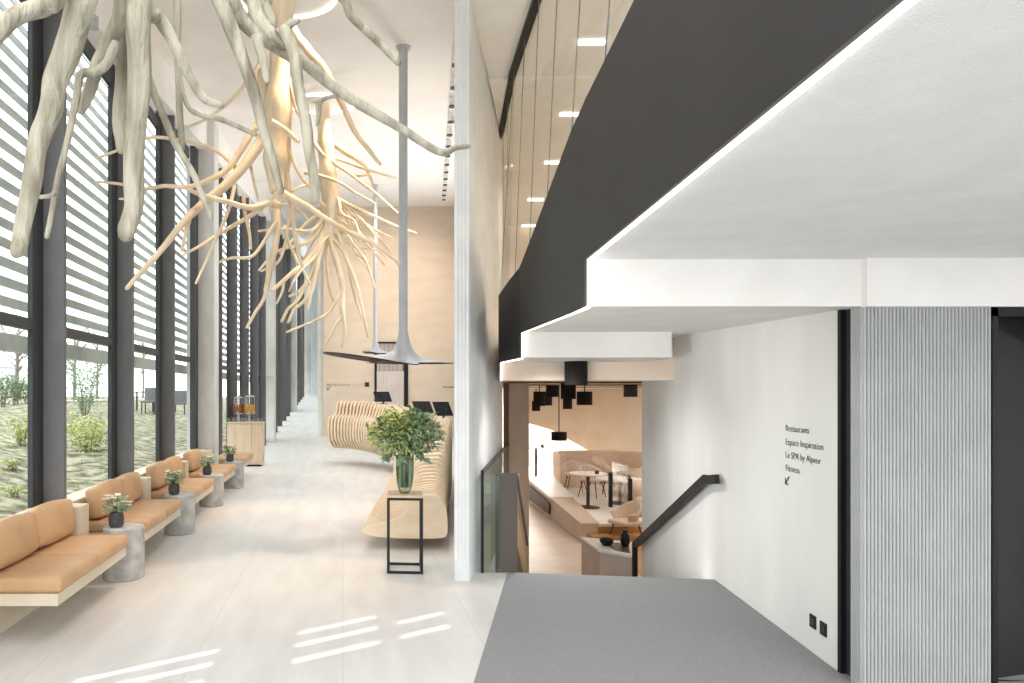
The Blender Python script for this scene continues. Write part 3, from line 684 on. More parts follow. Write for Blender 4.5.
tlabs = ['nearest grey stone drum table, between the first two benches', 'second grey stone drum table from the camera', 'third grey stone drum table from the camera', 'farthest grey stone drum table, under the peach orchid pot']
plabs = ['dark slate pot of white flowers on the nearest stone table', 'dark slate pot of white flowers on the second stone table', 'dark slate pot of small white and green leaves on the third stone table', 'dark slate pot with a tall peach orchid on the farthest stone table']
for k in range(4):
    x, y = (-1.915, -1.885, -1.885, -1.875)[k], 5.97 + 1.915 * k
    m = MB(); m.lathe([(.165, 0), (.174, .008), (.174, .437), (.168, .444), (.001, .444)], x, y, 40)
    o = m.build('side_table', M['stonetable'], smooth=True, angle=40); tag(o, tlabs[k], 'side table', 'stone side tables between the benches')
    px_, py_ = x - .06, y - .02
    t = thing('flower_pot', plabs[k], 'potted plant', (px_, py_, .444), 'flower pots on the stone tables')
    m = MB(); m.lathe([(.05, 0), (.062, .02), (.066, .07), (.062, .105), (.054, .125), (.05, .125), (.05, .10), (.001, .10)], px_, py_, 24, .444); m.build('pot', M['pot'], t, smooth=True, angle=50)
    lf, bl, stm = MB(), MB(), MB()
    rr = random.Random(20 + k)
    for i in range(110):
        a, e = rr.uniform(0, 6.28), rr.uniform(-.1, 1.4); r = rr.uniform(.02, .115)
        p = Vector((px_ + math.cos(a) * r * .8, py_ + math.sin(a) * r * .8, .444 + .125 + rr.uniform(-.02, .12)))
        lf.leaf(p, (math.cos(a), math.sin(a), math.sin(e)), rr.uniform(.04, .08), rr.uniform(.018, .032), rr.uniform(-.6, .6))
    nb = (17, 19, 10, 10)[k]
    for i in range(nb):
        a = rr.uniform(0, 6.28); r = rr.uniform(.01, .115); z = .444 + .125 + rr.uniform(.05, .15)
        if k == 3: a = math.pi + rr.uniform(-1.2, .2) * .5; r = .03 + .012 * i; z = .444 + .24 + .02 * i - .0028 * i * i + rr.uniform(-.02, .02)
        c = Vector((px_ + math.cos(a) * r, py_ + math.sin(a) * r, z)); n0 = rr.uniform(0, 6.28)
        for q in range(6):
            b = n0 + q * math.pi / 3; bl.leaf(c, (math.cos(b), math.sin(b), .45), .038, .030, 0)
        stm.tube([(px_, py_, .444 + .11), (px_ + math.cos(a) * r * .6, py_ + math.sin(a) * r * .6, .444 + .1 + (z - .544) * .7), tuple(c)], .0025, 5)
    stm.build('stems', M['stem'], t); lf.build('leaves', M['leafs'] if k != 3 else M['leafg'], t); bl.build('blossoms', M['peach'] if k == 3 else M['petal'], t)

# ------------------------------------------------------------------ drinks cabinet
cab = thing('drinks_cabinet', 'light oak cabinet with drink dispensers beside the concrete column', 'cabinet', (-2.16, 15.25, 0))
m = MB(); m.box(-2.56, -1.77, 15.07, 15.42, 0.04, .95); m.build('body', M['wood'], cab, bevel=.004)
m = MB(); m.box(-2.575, -1.755, 15.04, 15.44, .95, .975); m.build('top', M['wood'], cab, bevel=.004)
m = MB(); m.box(-2.55, -2.02, 15.055, 15.07, .07, .94); m.build('door', M['wood'], cab, bevel=.003)
m = MB(); m.box(-2.01, -1.78, 15.055, 15.07, .07, .94); m.build('door', M['wood'], cab, bevel=.003)
m = MB(); m.box(-2.52, -1.82, 15.1, 15.4, 0, .04); m.build('plinth', M['black'], cab)
for k, (x, mat_, lab, zz) in enumerate(((-2.33, 'brown', 'left glass drink dispenser holding dark amber-brown drink', 0), (-2.09, 'amber', 'right glass drink dispenser holding golden drink', .03))):
    t = thing('drink_dispenser', lab, 'drink dispenser', (x, 15.27, .975), 'drink dispensers on the oak cabinet')
    m = MB(); m.lathe([(.09, 0), (.09, .012), (.02, .02), (.02, .17), (.10, .18), (.10, .195)], x, 15.27, 20, .975 + 0); m.build('stand', M['steel'], t, smooth=True, angle=40)
    m = MB(); m.lathe([(.112, .195), (.118, .21), (.118, .50 + zz), (.10, .53 + zz)], x, 15.27, 24, .975); m.build('jar', M['clear'], t, smooth=True, angle=50)
    m = MB(); m.lathe([(.108, .205), (.112, .22), (.112, .39), (.001, .392)], x, 15.27, 24, .975); m.build('drink', M[mat_], t, smooth=True, angle=50)
    m = MB(); m.lathe([(.106, .53 + zz), (.106, .555 + zz), (.02, .565 + zz), (.018, .60 + zz), (.001, .602 + zz)], x, 15.27, 20, .975); m.build('lid', M['steel'], t, smooth=True, angle=40)
    m = MB(); m.bar((x, 15.16, .975 + .22), (x, 15.10, .975 + .22), .025); m.bar((x, 15.105, .975 + .19), (x, 15.105, .975 + .25), .012); m.build('tap', M['steel'], t)
gi = 0
for i in range(9):
    x = -2.53 + i * .09; y = 15.09 + (i % 2) * .06
    m = MB(); m.lathe([(.028, 0), (.034, .09), (.032, .09), (.026, .006), (.001, .006)], x, y, 12, .975)
    tag(m.build('drinking_glass', M['clear'], smooth=True, angle=50), 'small upturned drinking glass standing in the row on the oak drinks cabinet', 'glass', 'glasses on the drinks cabinet')

# ------------------------------------------------------------------ reception desk
def lerp(a, b, t): return a + (b - a) * t
SA = [(0, .20), (.03, .165), (.10, .145), (.30, .125), (.58, .118), (.80, .122), (.87, .16), (.875, .30), (.855, .44), (.77, .55), (.665, .563), (.56, .535), (.48, .415), (.39, .334), (.26, .285), (.08, .24)]
SB = [(0.02, .34), (.05, .25), (.12, .17), (.32, .13), (.58, .12), (.80, .122), (.87, .16), (.89, .50), (.89, 1.0), (.87, 1.24), (.70, 1.25), (.52, 1.24), (.40, 1.12), (.28, .85), (.16, .60), (.06, .44)]
SCn = [(-.10, .62), (-.08, .44), (.0, .28), (.14, .14), (.40, .12), (.74, .122), (.80, .16), (.82, .50), (.82, 1.0), (.80, 1.17), (.62, 1.18), (.36, 1.17), (.27, 1.08), (.16, 1.0), (.0, .92), (-.08, .78)]
SD = [(-.08, .75), (-.06, .6), (.02, .47), (.14, .38), (.40, .34), (.74, .34), (.80, .38), (.82, .6), (.82, 1.1), (.82, 1.41), (.62, 1.43), (.36, 1.43), (.28, 1.32), (.22, 1.12), (.0, 1.10), (-.07, .95)]
lip = [Vector((.195, 7.0)), Vector((.36, 8.2)), Vector((.66, 9.8)), Vector((.95, 11.4)), Vector((1.08, 12.7)), Vector((.98, 13.9)), Vector((.60, 14.75)), Vector((.12, 15.3)), Vector((-.36, 15.65))]
lp = smooth_path([Vector((p.x, p.y, 0)) for p in lip], 24)
cum = [0.0]
for a, b in zip(lp[:-1], lp[1:]): cum.append(cum[-1] + (b - a).length)
TOT = cum[-1]
def at(s):
    s = max(0, min(TOT - 1e-6, s)); i = 0
    while cum[i + 1] < s: i += 1
    t = (s - cum[i]) / (cum[i + 1] - cum[i]); p = lp[i].lerp(lp[i + 1], t)
    a, b = lp[max(0, i - 6)], lp[min(len(lp) - 1, i + 7)]; d = (b - a).normalized(); return p, d
KEYS = [(0, SA), (.05, SA), (.30, SB), (.52, SCn), (.68, SCn), (.97, SD), (1.0, SD)]
def section(s):
    t = s / TOT
    for (a, A), (b, B) in zip(KEYS[:-1], KEYS[1:]):
        if a <= t <= b:
            q = (t - a) / (b - a); q = q * q * (3 - 2 * q); return [(lerp(u[0], v[0], q), lerp(u[1], v[1], q)) for u, v in zip(A, B)]
    return SD
def nrm(s):
    p, d = at(s); n = Vector((d.y, -d.x, 0)); w = min(1, s / 1.2)
    n = Vector((1, 0, 0)).lerp(n, w).normalized(); return p, n
def desk_pt(s, u, v):
    p, n = nrm(s); return Vector((p.x + n.x * u, p.y + n.y * u, v))
def plate(mb, s0, s1, shrink=0.0):
    A, B = section(s0), section(s1); k = len(A)
    def ring(s, Q):
        cu = sum(q[0] for q in Q) / k; cv = sum(q[1] for q in Q) / k; out = []
        # smooth the outline
        pts = [Vector((q[0], q[1], 0)) for q in Q]; m = []
        for i in range(k):
            p0, p1, p2, p3 = pts[i - 1], pts[i], pts[(i + 1) % k], pts[(i + 2) % k]
            for j in range(3):
                t = j / 3; m.append(0.5 * ((2 * p1) + (p2 - p0) * t + (2 * p0 - 5 * p1 + 4 * p2 - p3) * t * t + (3 * p1 - p0 - 3 * p2 + p3) * t ** 3))
        for q in m:
            d = Vector((q.x - cu, q.y - cv, 0)); l = d.length; f = max(0, l - shrink) / l
            out.append(desk_pt(s, cu + d.x * f, max(.06, cv + d.y * f)))
        return out
    a, b = ring(s0, A), ring(s1, B); n = len(a)
    mb.add(a + b, [tuple(range(n)), tuple(range(2 * n - 1, n - 1, -1))] + [(i, n + i, n + (i + 1) % n, (i + 1) % n) for i in range(n)])
desk = thing('reception_desk', 'long curved plywood reception desk of stacked layers with a low seat end', 'desk', (1.0, 12.5, 0))
mb = MB(); s = 0.0
plate(mb, 0, .10); s = .13
while s < TOT - .03:
    plate(mb, s, s + .042); s += .092
mb.build('plywood_layers', M['woodply'], desk)
mb = MB(); s = 0.05
while s < TOT - .3: plate(mb, s, s + .2, .06); s += .2
mb.build('core', M['deskcore'], desk)
mb = MB(); s = 1.0
while s < TOT - 2.2:
    a, b = desk_pt(s, .30, 0), desk_pt(s, .72, 0); c, d = desk_pt(s + .3, .72, 0), desk_pt(s + .3, .30, 0)
    mb.prism([(a.x, a.y), (b.x, b.y), (c.x, c.y), (d.x, d.y)], 0, .13); s += .3
mb.build('plinth', M['woodply'], desk)
# screens on the desk
for k, (px, py, w, lab) in enumerate(((381, 412, .36, 'black tablet screen on the desk left of the fluted door'), (421, 414, .36, 'black tablet screen on the desk in front of the fluted door'), (440, 418, .27, 'small black tablet at the desk end beside the fluted wall'))):
    best = min((i * .05 for i in range(1, int(TOT / .05))), key=lambda q: abs(desk_pt(q, .55, 0).y - (15.3, 13.3, 11.0)[k]))
    p = desk_pt(best, (.55, .50, .72)[k], 0); top = max(q[1] for q in section(best))
    t = thing('tablet_stand', lab, 'tablet', (p.x, p.y, top), 'tablets on the reception desk')
    m = MB(); m.box(p.x - .09, p.x + .09, p.y - .07, p.y + .07, top, top + .012); m.bar((p.x, p.y, top + .01), (p.x + .03, p.y + .03, top + .15), .03, .02); m.build('stand', M['black'], t)
    m = MB(); h = .25; a = p + Vector((-w / 2 + .03, -.03, 0)); a.z = top + .05
    u = Vector((1, .12, 0)).normalized(); vv = Vector((-.28, .35, .9)).normalized(); nn = u.cross(vv)
    q = [a, a + u * w, a + u * w + vv * h, a + vv * h]
    m.add(q + [x + nn * .015 for x in q], [(0, 1, 2, 3), (7, 6, 5, 4), (0, 4, 5, 1), (1, 5, 6, 2), (2, 6, 7, 3), (3, 7, 4, 0)]); m.build('screen', M['screen'], t, bevel=.003)

# ------------------------------------------------------------------ vase table with bouquet
vt = thing('plant_stand', 'tall black metal stand with a wooden top holding the green vase', 'stand', (.552, 6.08, 0))
X0, X1, Y0, Y1, ZT = .392, .712, 6.07, 6.40, .675
b = .022
for z, nm in ((.011, 'lower_frame'), (ZT - .011, 'upper_frame')):
    m = MB()
    m.box(X0, X1, Y0, Y0 + b, z - .011, z + .011); m.box(X0, X1, Y1 - b, Y1, z - .011, z + .011)
    m.box(X0, X0 + b, Y0 + b, Y1 - b, z - .011, z + .011); m.box(X1 - b, X1, Y0 + b, Y1 - b, z - .011, z + .011)
    m.build(nm, M['black'], vt)
for x in (X0, X1 - b):
    for y in (Y0, Y1 - b):
        m = MB(); m.box(x, x + b, y, y + b, .022, ZT - .022); m.build('leg', M['black'], vt)
m = MB(); m.box(X0 + .001, X1 - .001, Y0 + .001, Y1 - .001, ZT, ZT + .022); m.build('top', M['wood'], vt, bevel=.003)
vt.rotation_euler.z = math.radians(-4.5)
VX, VY, VZ = .565, 6.24, ZT + .022
vs_ = thing('bouquet_vase', 'green glass vase of mixed leafy flowers on the black stand', 'vase', (VX, VY, VZ))
m = MB(); m.lathe([(.042, 0), (.048, .012), (.066, .05), (.078, .12), (.083, .22), (.082, .345), (.078, .345), (.078, .22), (.072, .12), (.058, .055), (.001, .045)], VX, VY, 32, VZ); m.build('vase', M['vaseg'], vs_, smooth=True, angle=60)
rr = random.Random(5); stm = MB(); lg, ly, ls, pk = MB(), MB(), MB(), MB()
for i in range(64):
    a = rr.uniform(0, 6.28); e = rr.random() ** .55; R = .35 * e; zt = VZ + .36 + .04 + .33 * math.sqrt(max(0, 1 - e * e * .9)) * rr.uniform(.75, 1.05)
    tip = Vector((VX + math.cos(a) * R, VY + math.sin(a) * R * .85, zt))
    pth = smooth_path([Vector((VX + rr.uniform(-.035, .035), VY + rr.uniform(-.035, .035), VZ + .055)), Vector((VX + math.cos(a) * .04, VY + math.sin(a) * .04, VZ + .33)), tip.lerp(Vector((VX, VY, VZ + .36)), .4) + Vector((0, 0, .04)), tip], 4)
    stm.tube(pth, .0035, 5)
    kind = rr.random(); left = math.cos(a) < .1
    tgt = ly if (kind < (.62 if left else .36)) else (ls if kind < .74 else (pk if kind > .90 else lg))
    for j in range(34):
        q = pth[rr.randint(len(pth) * 5 // 9, len(pth) - 1)] + Vector((rr.gauss(0, .032), rr.gauss(0, .032), rr.gauss(0, .03)))
        if q.z < VZ + .33: q.z = VZ + .34 + rr.uniform(0, .05)
        d = Vector((math.cos(a) + rr.gauss(0, .8), math.sin(a) + rr.gauss(0, .8), rr.gauss(.3, .6)))
        s_ = rr.uniform(.5, 1.1) * (.65 if tgt is pk else 1)
        tgt.leaf(q, d, .068 * s_, .034 * s_, rr.uniform(-.8, .8))
        if j % 4 == 0: lg.leaf(q, d + Vector((0, 0, -.4)), .07, .03, rr.uniform(-1, 1))
for i in range(1500):
    a = rr.uniform(0, 6.28); e = math.asin(rr.uniform(-.85, 1)); q = rr.uniform(.55, 1.0)
    p = Vector((VX + .335 * q * math.cos(e) * math.cos(a), VY + .28 * q * math.cos(e) * math.sin(a), VZ + .53 + .21 * q * math.sin(e)))
    left = math.cos(a) < .15; w = rr.random(); cl = math.sin(a * 5 + e * 4) + math.sin(a * 3 - e * 6)
    tgt = pk if (cl > 1.1 and w < .5) else (ly if (left and w < .68) or w < .26 else (lg if w < .72 else ls))
    tgt.leaf(p, (math.cos(a) * .8 + rr.gauss(0, .6), math.sin(a) * .8 + rr.gauss(0, .6), math.sin(e) * .7 + rr.gauss(.2, .5)), rr.uniform(.03, .075), rr.uniform(.016, .034), rr.uniform(-.9, .9))
for i in range(14):   # hanging eucalyptus at the rim
    a = rr.uniform(0, 6.28)
    for j in range(9):
        ls.leaf((VX + math.cos(a) * (.09 + .014 * j), VY + math.sin(a) * (.09 + .014 * j), VZ + .37 - .008 * j + rr.uniform(-.02, .02)), (math.cos(a + rr.gauss(0, .8)), math.sin(a + rr.gauss(0, .8)), -.4), .06, .04, rr.uniform(-.6, .6))
stm.build('stems', M['stem'], vs_); lg.build('dark_leaves', M['leafg'], vs_); ly.build('lime_leaves', M['leafy'], vs_); ls.build('sage_leaves', M['leafs'], vs_); pk.build('blossoms', M['pinkish'], vs_)

# ------------------------------------------------------------------ pendant lamps over the desk
def pendant(x, y, zs, sc, label, tips, zc):
    t = thing('pendant_lamp', label, 'pendant lamp', (x, y, zc), 'grey metal pendants over the reception desk')
    m = MB(); m.lathe([(.055, zs + .40 * sc), (.055, zc)], x, y, 20); m.build('pole', M['steel'], t, smooth=True, angle=40)
    m = MB(); m.lathe([(.09, zc - .03), (.09, zc + .02)], x, y, 24); m.build('ceiling_plate', M['steel'], t)
    # three pointed shade, drawn up into the pole like a trumpet
    N = 96; RR = 16; top, und = MB(), MB(); V = []
    def rim(a):
        w = [max(0, math.cos(a - ta)) ** 14 for ta, _, _ in tips]; base = .26 * sc
        r = base + sum(wi * (L_ - base) for wi, (_, L_, _) in zip(w, tips)); z = zs + sum(wi * dz for wi, (_, _, dz) in zip(w, tips)); return r, z
    for j in range(RR + 1):
        f = j / RR
        for i in range(N):
            a = 2 * math.pi * i / N; r, z = rim(a); q = .055 * (r / .055) ** f
            V.append((x + math.cos(a) * q, y + math.sin(a) * q, zs + (z - zs) * f ** 2 + .031 * sc * (1 / q - 1 / r)))
    Fq = [(j * N + i, j * N + (i + 1) % N, (j + 1) * N + (i + 1) % N, (j + 1) * N + i) for j in range(RR) for i in range(N)]
    top.add(V, Fq); top.build('shade', M['steel'], t, smooth=True)
    W = [(p[0], p[1], p[2] - .012) for p in V[8 * N:]]
    Fu = [(j * N + i, (j + 1) * N + i, (j + 1) * N + (i + 1) % N, j * N + (i + 1) % N) for j in range(RR - 8) for i in range(N)]
    und.add(W, Fu); und.build('shade_lining', M['under'], t, smooth=True)
pendant(.74, 8.4, 1.985, .80, 'nearer grey metal pendant with a wide pointed shade hanging from a long pole', [(math.radians(6), .66, .0), (math.radians(210), 1.12, .10), (math.radians(150), .52, .02), (math.radians(290), .34, -.03)], CEIL(8.4))
pendant(.90, 19.1, 2.74, .8, 'farther grey metal pendant half hidden behind the nearer shade', [(math.radians(0), .66, .0), (math.radians(120), .66, .05), (math.radians(240), .66, .02)], CEIL(19.1))
# ceiling track with spots
tk = thing('track_light', 'white ceiling track with a long row of small spots beside the fluted wall', 'track light', (2.2, 14, CEIL(14)))
ta, tb = Vector((1.34, 8.0, CEIL(8.0) - .03)), Vector((3.12, 21.2, CEIL(21.2) - .03))
m = MB(); m.bar(ta, tb, .08, .05); m.build('rail', M['white'], tk)
for i in range(14):
    p = ta.lerp(tb, (i + .5) / 14)
    m = MB(); m.lathe([(.03, -.05), (.052, -.06), (.052, -.17), (.045, -.175), (.04, -.12), (.001, -.12)], p.x, p.y, 16, p.z); m.build('spot_head', M['white'], tk, smooth=True, angle=40)
    m = MB(); m.lathe([(.054, -.165), (.056, -.18), (.044, -.18)], p.x, p.y, 16, p.z); m.build('spot_rim', M['black'], tk)
for i, yy in enumerate((17.5, 19.5)):
    lamp('wall_spot', 'SPOT', (1.6 + i, yy, CEIL(yy) - .4), 230, (1, .86, .70), (0.6 + i * 1.6, 24, 4.0 + i), spot=math.radians(70), blend=.9, radius=.2)
# small spotlights on the bulkhead over the windows
for k, (px, py, Y) in enumerate(((88, 10, 5.3), (93, 22, 5.6))):
    c = P(px, py, Y); t = thing('ceiling_spot', ('small silver spot on the ceiling edge above the windows, upper one', 'small silver spot on the ceiling edge above the windows, lower one')[k], 'spotlight', (c.x, c.y, CEIL(Y)), 'spots above the windows')
    m = MB(); m.lathe([(.012, .05), (.012, CEIL(Y) - c.z)], c.x, c.y, 10, c.z); m.build('stem', M['steel'], t)
    m = MB(); m.lathe([(.02, .06), (.045, .04), (.045, -.05), (.035, -.05)], c.x, c.y, 16, c.z); m.build('head', M['steel'], t, smooth=True, angle=40)

# ------------------------------------------------------------------ back wall door, lettering, switch
d3 = thing('door_3', 'tall fluted door in a black frame behind the desk', 'door', (1.7, 24, 0), kind='structure')
x0, x1, zt = (374.5 - CX) / F * 24, (408 - CX) / F * 24, 3.43
m = MB(); m.box(x0, x0 + .07, 23.93, 24.0, 0, zt); m.box(x1 - .14, x1, 23.93, 24.0, 0, zt); m.box(x0, x1, 23.93, 24.0, zt - .06, zt); m.build('door_frame', M['black'], d3)
m = MB()
for i in range(20):
    x = x0 + .09 + i * (x1 - x0 - .27) / 20; m.box(x, x + .025, 23.95, 23.99, 2.4, zt - .06)
m.build('slats', M['doorlight'], d3)
m = MB(); m.box(x0 + .07, x1 - .14, 23.985, 23.998, 2.4, zt - .06); m.build('backing', M['newel'], d3)
m = MB(); m.prism(fluted((x0 + .07, 23.96), (x1 - .14, 23.96), .075, .02, 1) + [(x1 - .14, 23.99), (x0 + .07, 23.99)], 0.1, 2.4); m.build('door_leaf', M['doorlight'], d3)
c = P(367, 384.5, 23.97); m = MB(); m.box(c.x - .075, c.x + .075, 23.97, 24.0, c.z - .075, c.z + .075)
tag(m.build('wall_switch', M['black'], bevel=.005), 'small black square switch on the beige wall left of the fluted door', 'switch')

def text_obj(name, body, loc, size, rot, width, mat_, label, cat, group=None):
    cu = bpy.data.curves.new(name, 'FONT'); cu.body = body; cu.size = size; cu.extrude = .0006; cu.offset = -.014 * size; cu.materials.append(mat_)
    o = bpy.data.objects.new(name, cu); C.objects.link(o); o.location = loc; o.rotation_euler = rot
    bpy.context.view_layer.update()
    if width and o.dimensions.x > 0: o.scale.x = width / o.dimensions.x
    bpy.context.view_layer.update()
    me = bpy.data.meshes.new_from_object(o.evaluated_get(bpy.context.evaluated_depsgraph_get())); r = bpy.data.objects.new(name, me); C.objects.link(r)
    r.matrix_world = o.matrix_world.copy(); bpy.data.objects.remove(o); bpy.data.curves.remove(cu); tag(r, label, cat, group); return r
def arrow(name, o3, ux, size, mat_, label, nv, group=None, diag=True):
    """arrow pointing down-left, built on the wall plane spanned by ux and z"""
    m = MB(); z = Vector((0, 0, 1)); o3 = Vector(o3); ux = Vector(ux).normalized(); w = size * .13
    def q(a, b): return o3 + ux * a * size + z * b * size
    m.bar(q(1, 1), q(.08, .08), w, .003, ux.cross(z)); m.bar(q(0, 0.04), q(.75, 0.04), w, .003, ux.cross(z)); m.bar(q(0.04, 0), q(.04, .75), w, .003, ux.cross(z))
    return tag(m.build(name, mat_), label, 'arrow sign', group)
WD = Vector((-0.18, -1.0, 0)).normalized()           # reading direction on the lettered wall (towards the camera)
ang = math.atan2(WD.y, WD.x)
def on_wall(px):
    Y = 2.1425 / ((px - CX) / F - .18); return Y
lines = [('Restaurants', 786, 431, 809), ('Espace Inspiration', 786, 444.5, 823.5), ('Le SPA by Alpeor', 786, 457.5, 821), ('Fitness', 786, 470.5, 799.5)]
for body, xa, yb, xb in lines:
    ya, y_b = on_wall(xa), on_wall(xb); z = H - (yb - CY) / F * ya
    text_obj('wall_lettering', body, (RW(ya) - .004, ya, z), .062, (math.pi / 2, 0, ang), (ya - y_b) * math.sqrt(1 + .18 ** 2), M['ink'], 'black wall lettering reading "%s"' % body, 'lettering', 'directory lettering on the pale wall')
ya = on_wall(786); arrow('wall_arrow', (RW(ya) - .005, ya, H - (484 - CY) / F * ya), WD, .055, M['ink'], 'black diagonal arrow under the directory lettering on the pale wall', None)
c = P(326.5, 386, 23.99); text_obj('wall_lettering', 'Salon bar & terrasse', c, .14, (math.pi / 2, 0, 0), .82, M['ink'], 'tiny line of black lettering on the beige wall behind the desk', 'lettering')
c = P(327, 397, 23.985); arrow('wall_arrow', (c.x, c.y, H + (394 - 398) / F * 24 + .28), (1, 0, 0), .12, M['ink'], 'tiny black arrow on the beige wall behind the desk', None)
# sockets low on the lettered wall
for px, py, lab in ((813.5, 621.5, 'black wall socket low on the pale wall, the one nearer the stairs'), (824, 629, 'black wall socket low on the pale wall, the one nearer the fluted panel')):
    y = on_wall(px); z = H - (py - CY) / F * y; x = RW(y)
    t = thing('wall_socket', lab, 'socket', (x, y, z), 'sockets on the pale wall')
    m = MB(); m.bar(Vector((x - .004, y, z)) - WD * .036, Vector((x - .004, y, z)) + WD * .036, .009, .08); m.build('plate', M['black'], t, bevel=.002)
    m = MB(); m.bar(Vector((x - .009, y, z)) - WD * .02, Vector((x - .009, y, z)) + WD * .02, .004, .04); m.build('insert', M['frame'], t)

# ------------------------------------------------------------------ stair rails, balustrade, column
hr = thing('handrail', 'black flat handrail descending along the pale lettered wall', 'handrail', (RW(5.8) - .07, 5.8, .87))
a = Vector((RW(5.66) - .06, 5.66, .895)); b_ = Vector((RW(5.98) - .06, 5.98, .845)); c_ = Vector((RW(8.42) - .06, 8.42, -.26))
m = MB(); m.bar(a, b_, .035, .075); m.bar(b_ + Vector((0, -.03, .012)), c_, .035, .085); m.build('rail', M['black'], hr)
m = MB(); m.bar(c_ + Vector((0, 0, .03)), (c_.x, c_.y, -1.15), .05, .05); m.build('post', M['black'], hr)
for t in (.2, .75):
    p = b_.lerp(c_, t); m = MB(); m.bar(p, p + Vector((.06, 0, 0)), .02, .02); m.build('bracket', M['black'], hr)
lr = thing('handrail', 'slanting dark and tan rail on the far left side of the stairs', 'handrail', (1.56, 6.2, .88))
a, b_ = Vector((1.58, 6.2, .86)), Vector((2.28, 8.45, -.25)); m = MB(); m.bar(a, b_, .02, .06); m.build('rail', M['darkwood'], lr)
m = MB(); m.bar(a + Vector((.012, 0, .01)), b_ + Vector((.012, 0, .01)), .012, .03); m.build('rail_edge', M['brass'], lr)
m = MB(); m.bar((1.56, 6.2, .12), (2.26, 8.4, -.98), .03, .24); m.build('stringer', M['darkwood'], lr)
m = MB(); m.bar((1.58, 6.25, .30), (2.28, 8.45, -.80), .018, .5); m.build('side_panel', M['brass'], lr)
gb = thing('glass_balustrade', 'clear glass balustrade with a dark post beside the fluted wall end', 'balustrade', (1.25, 6.12, 0))
m = MB(); m.box(1.236, 1.258, 6.10, 6.13, 0, .90); m.build('post', M['black'], gb)
m = MB(); m.box(1.258, 1.40, 6.11, 6.122, 0, .88); m.build('glass_pane', M['glass2'], gb)
q = [(1.25, 6.13, -.1), (2.27, 9.4, -.1), (2.27, 9.4, .90), (1.25, 6.13, .90)]
m = MB(); m.add(q + [(x + .012, y, z) for x, y, z in q], [(0, 1, 2, 3), (7, 6, 5, 4), (0, 4, 5, 1), (1, 5, 6, 2), (2, 6, 7, 3), (3, 7, 4, 0)]); m.build('glass_pane', M['glass2'], gb)
m = MB(); m.bar((1.25, 6.12, .90), (2.30, 9.5, .90), .03, .03); m.build('top_rail', M['frame'], gb)
m = MB(); m.box(1.375, 1.565, 6.125, 6.165, -1.2, .89)
tag(m.build('stair_newel', M['newel'], bevel=.004), 'dark grey upright panel at the head of the stairs', 'newel panel', None)
m = MB(); m.box(2.31, 2.59, 9.5, 9.85, -1.3, 1.78)
tag(m.build('wall_column', M['taupe'], bevel=.008), 'taupe concrete column beside the stairs down to the restaurant', 'column', None, 'structure')

# ------------------------------------------------------------------ restaurant on the lower floor
ZL, ZR = -1.15, -.81
mb = MB(); mb.box(1.2, 12, 8.3, 26, ZL - .15, ZL); struct('floor', mb, M['lower'], 'pinkish stone floor of the lower restaurant', 'floor')
mb = MB(); mb.prism([(4.52, 12.66), (9.5, 12.66), (9.5, 24), (4.9, 24), (4.86, 17.5)], ZL, ZR); struct('floor', mb, M['raised'], 'raised white floor of the restaurant dining area', 'floor')
mb = MB(); mb.box(4.52, 7.5, 12.36, 12.66, ZL, ZL + .17); struct('trim_3', mb, M['stepwood'], 'oak step up to the raised dining area', 'step')
mb = MB(); mb.box(4.52, 7.5, 12.655, 12.68, ZL + .17, ZR - .05); struct('trim_4', mb, M['stepwood'], 'oak riser edge of the raised dining area', 'step')
mb = MB(); mb.box(4.5, 7.5, 9.0, 12.36, ZL, ZL + .006); struct('floor', mb, M['stepwood'], 'oak floor strip below the dining area step', 'floor')
# low stone counter that edges the raised floor
lc = thing('low_counter', 'long low stone counter edging the raised dining floor', 'counter', (4.6, 15, ZL))
m = MB(); m.prism([(4.42, 12.65), (4.74, 17.6), (5.3, 17.6), (4.72, 12.65)], ZL, lambda x, y: -.83 + (y - 12.65) * .05); m.build('front', M['bar'], lc, bevel=.01)
m = MB(); m.prism([(4.40, 12.63), (4.55, 15.0), (5.05, 15.0), (4.74, 12.63)], lambda x, y: -.83 + (y - 12.65) * .05, lambda x, y: -.79 + (y - 12.65) * .05); m.build('speckled_top', M['terrazzo'], lc)
m = MB(); m.prism([(4.54, 15.0), (4.72, 17.62), (5.45, 17.62), (5.06, 15.0)], lambda x, y: -.83 + (y - 12.65) * .05, lambda x, y: -.78 + (y - 12.65) * .05); m.build('white_top', M['raised'], lc)
m = MB(); m.prism([(4.52, 15.0), (4.685, 17.3), (4.70, 17.3), (4.54, 15.0)], -1.05, lambda x, y: -.90 + (y - 12.65) * .045); m.build('dark_niche', M['darkwood'], lc)
# restaurant walls: bulkhead edge cut to a shadow line, lamp panel behind
mb = MB(); bh = [P(505, 405, 20.0), P(528, 423, 20.0), P(552, 430, 20.0), P(582, 447, 20.0), P(604, 458, 20.0), P(640, 470, 20.0), P(700, 484, 20.0)]
top = [Vector((p.x, 20.0, 1.8)) for p in bh]; n = len(bh)
front = bh + list(reversed(top)); mb.add(front + [p + Vector((0, .25, 0)) for p in front], [tuple(range(2 * n)), tuple(range(4 * n - 1, 2 * n - 1, -1))] + [(i, i + 2 * n, (i + 1) % (2 * n) + 2 * n, (i + 1) % (2 * n)) for i in range(2 * n)])
struct('wall_back', mb, M['restwall'], 'beige restaurant wall, lower edge shaped as the slanting shadow line', 'wall')
mb = MB(); mb.box(4.7, 12, 23.6, 23.8, ZL, 1.8); struct('wall_back', mb, M['white'], 'white wall far back in the restaurant', 'wall')
mb = MB(); mb.box(11.0, 11.2, 8, 24, ZL, 1.8); struct('wall_right', mb, M['restwall'], 'beige right wall of the restaurant', 'wall')
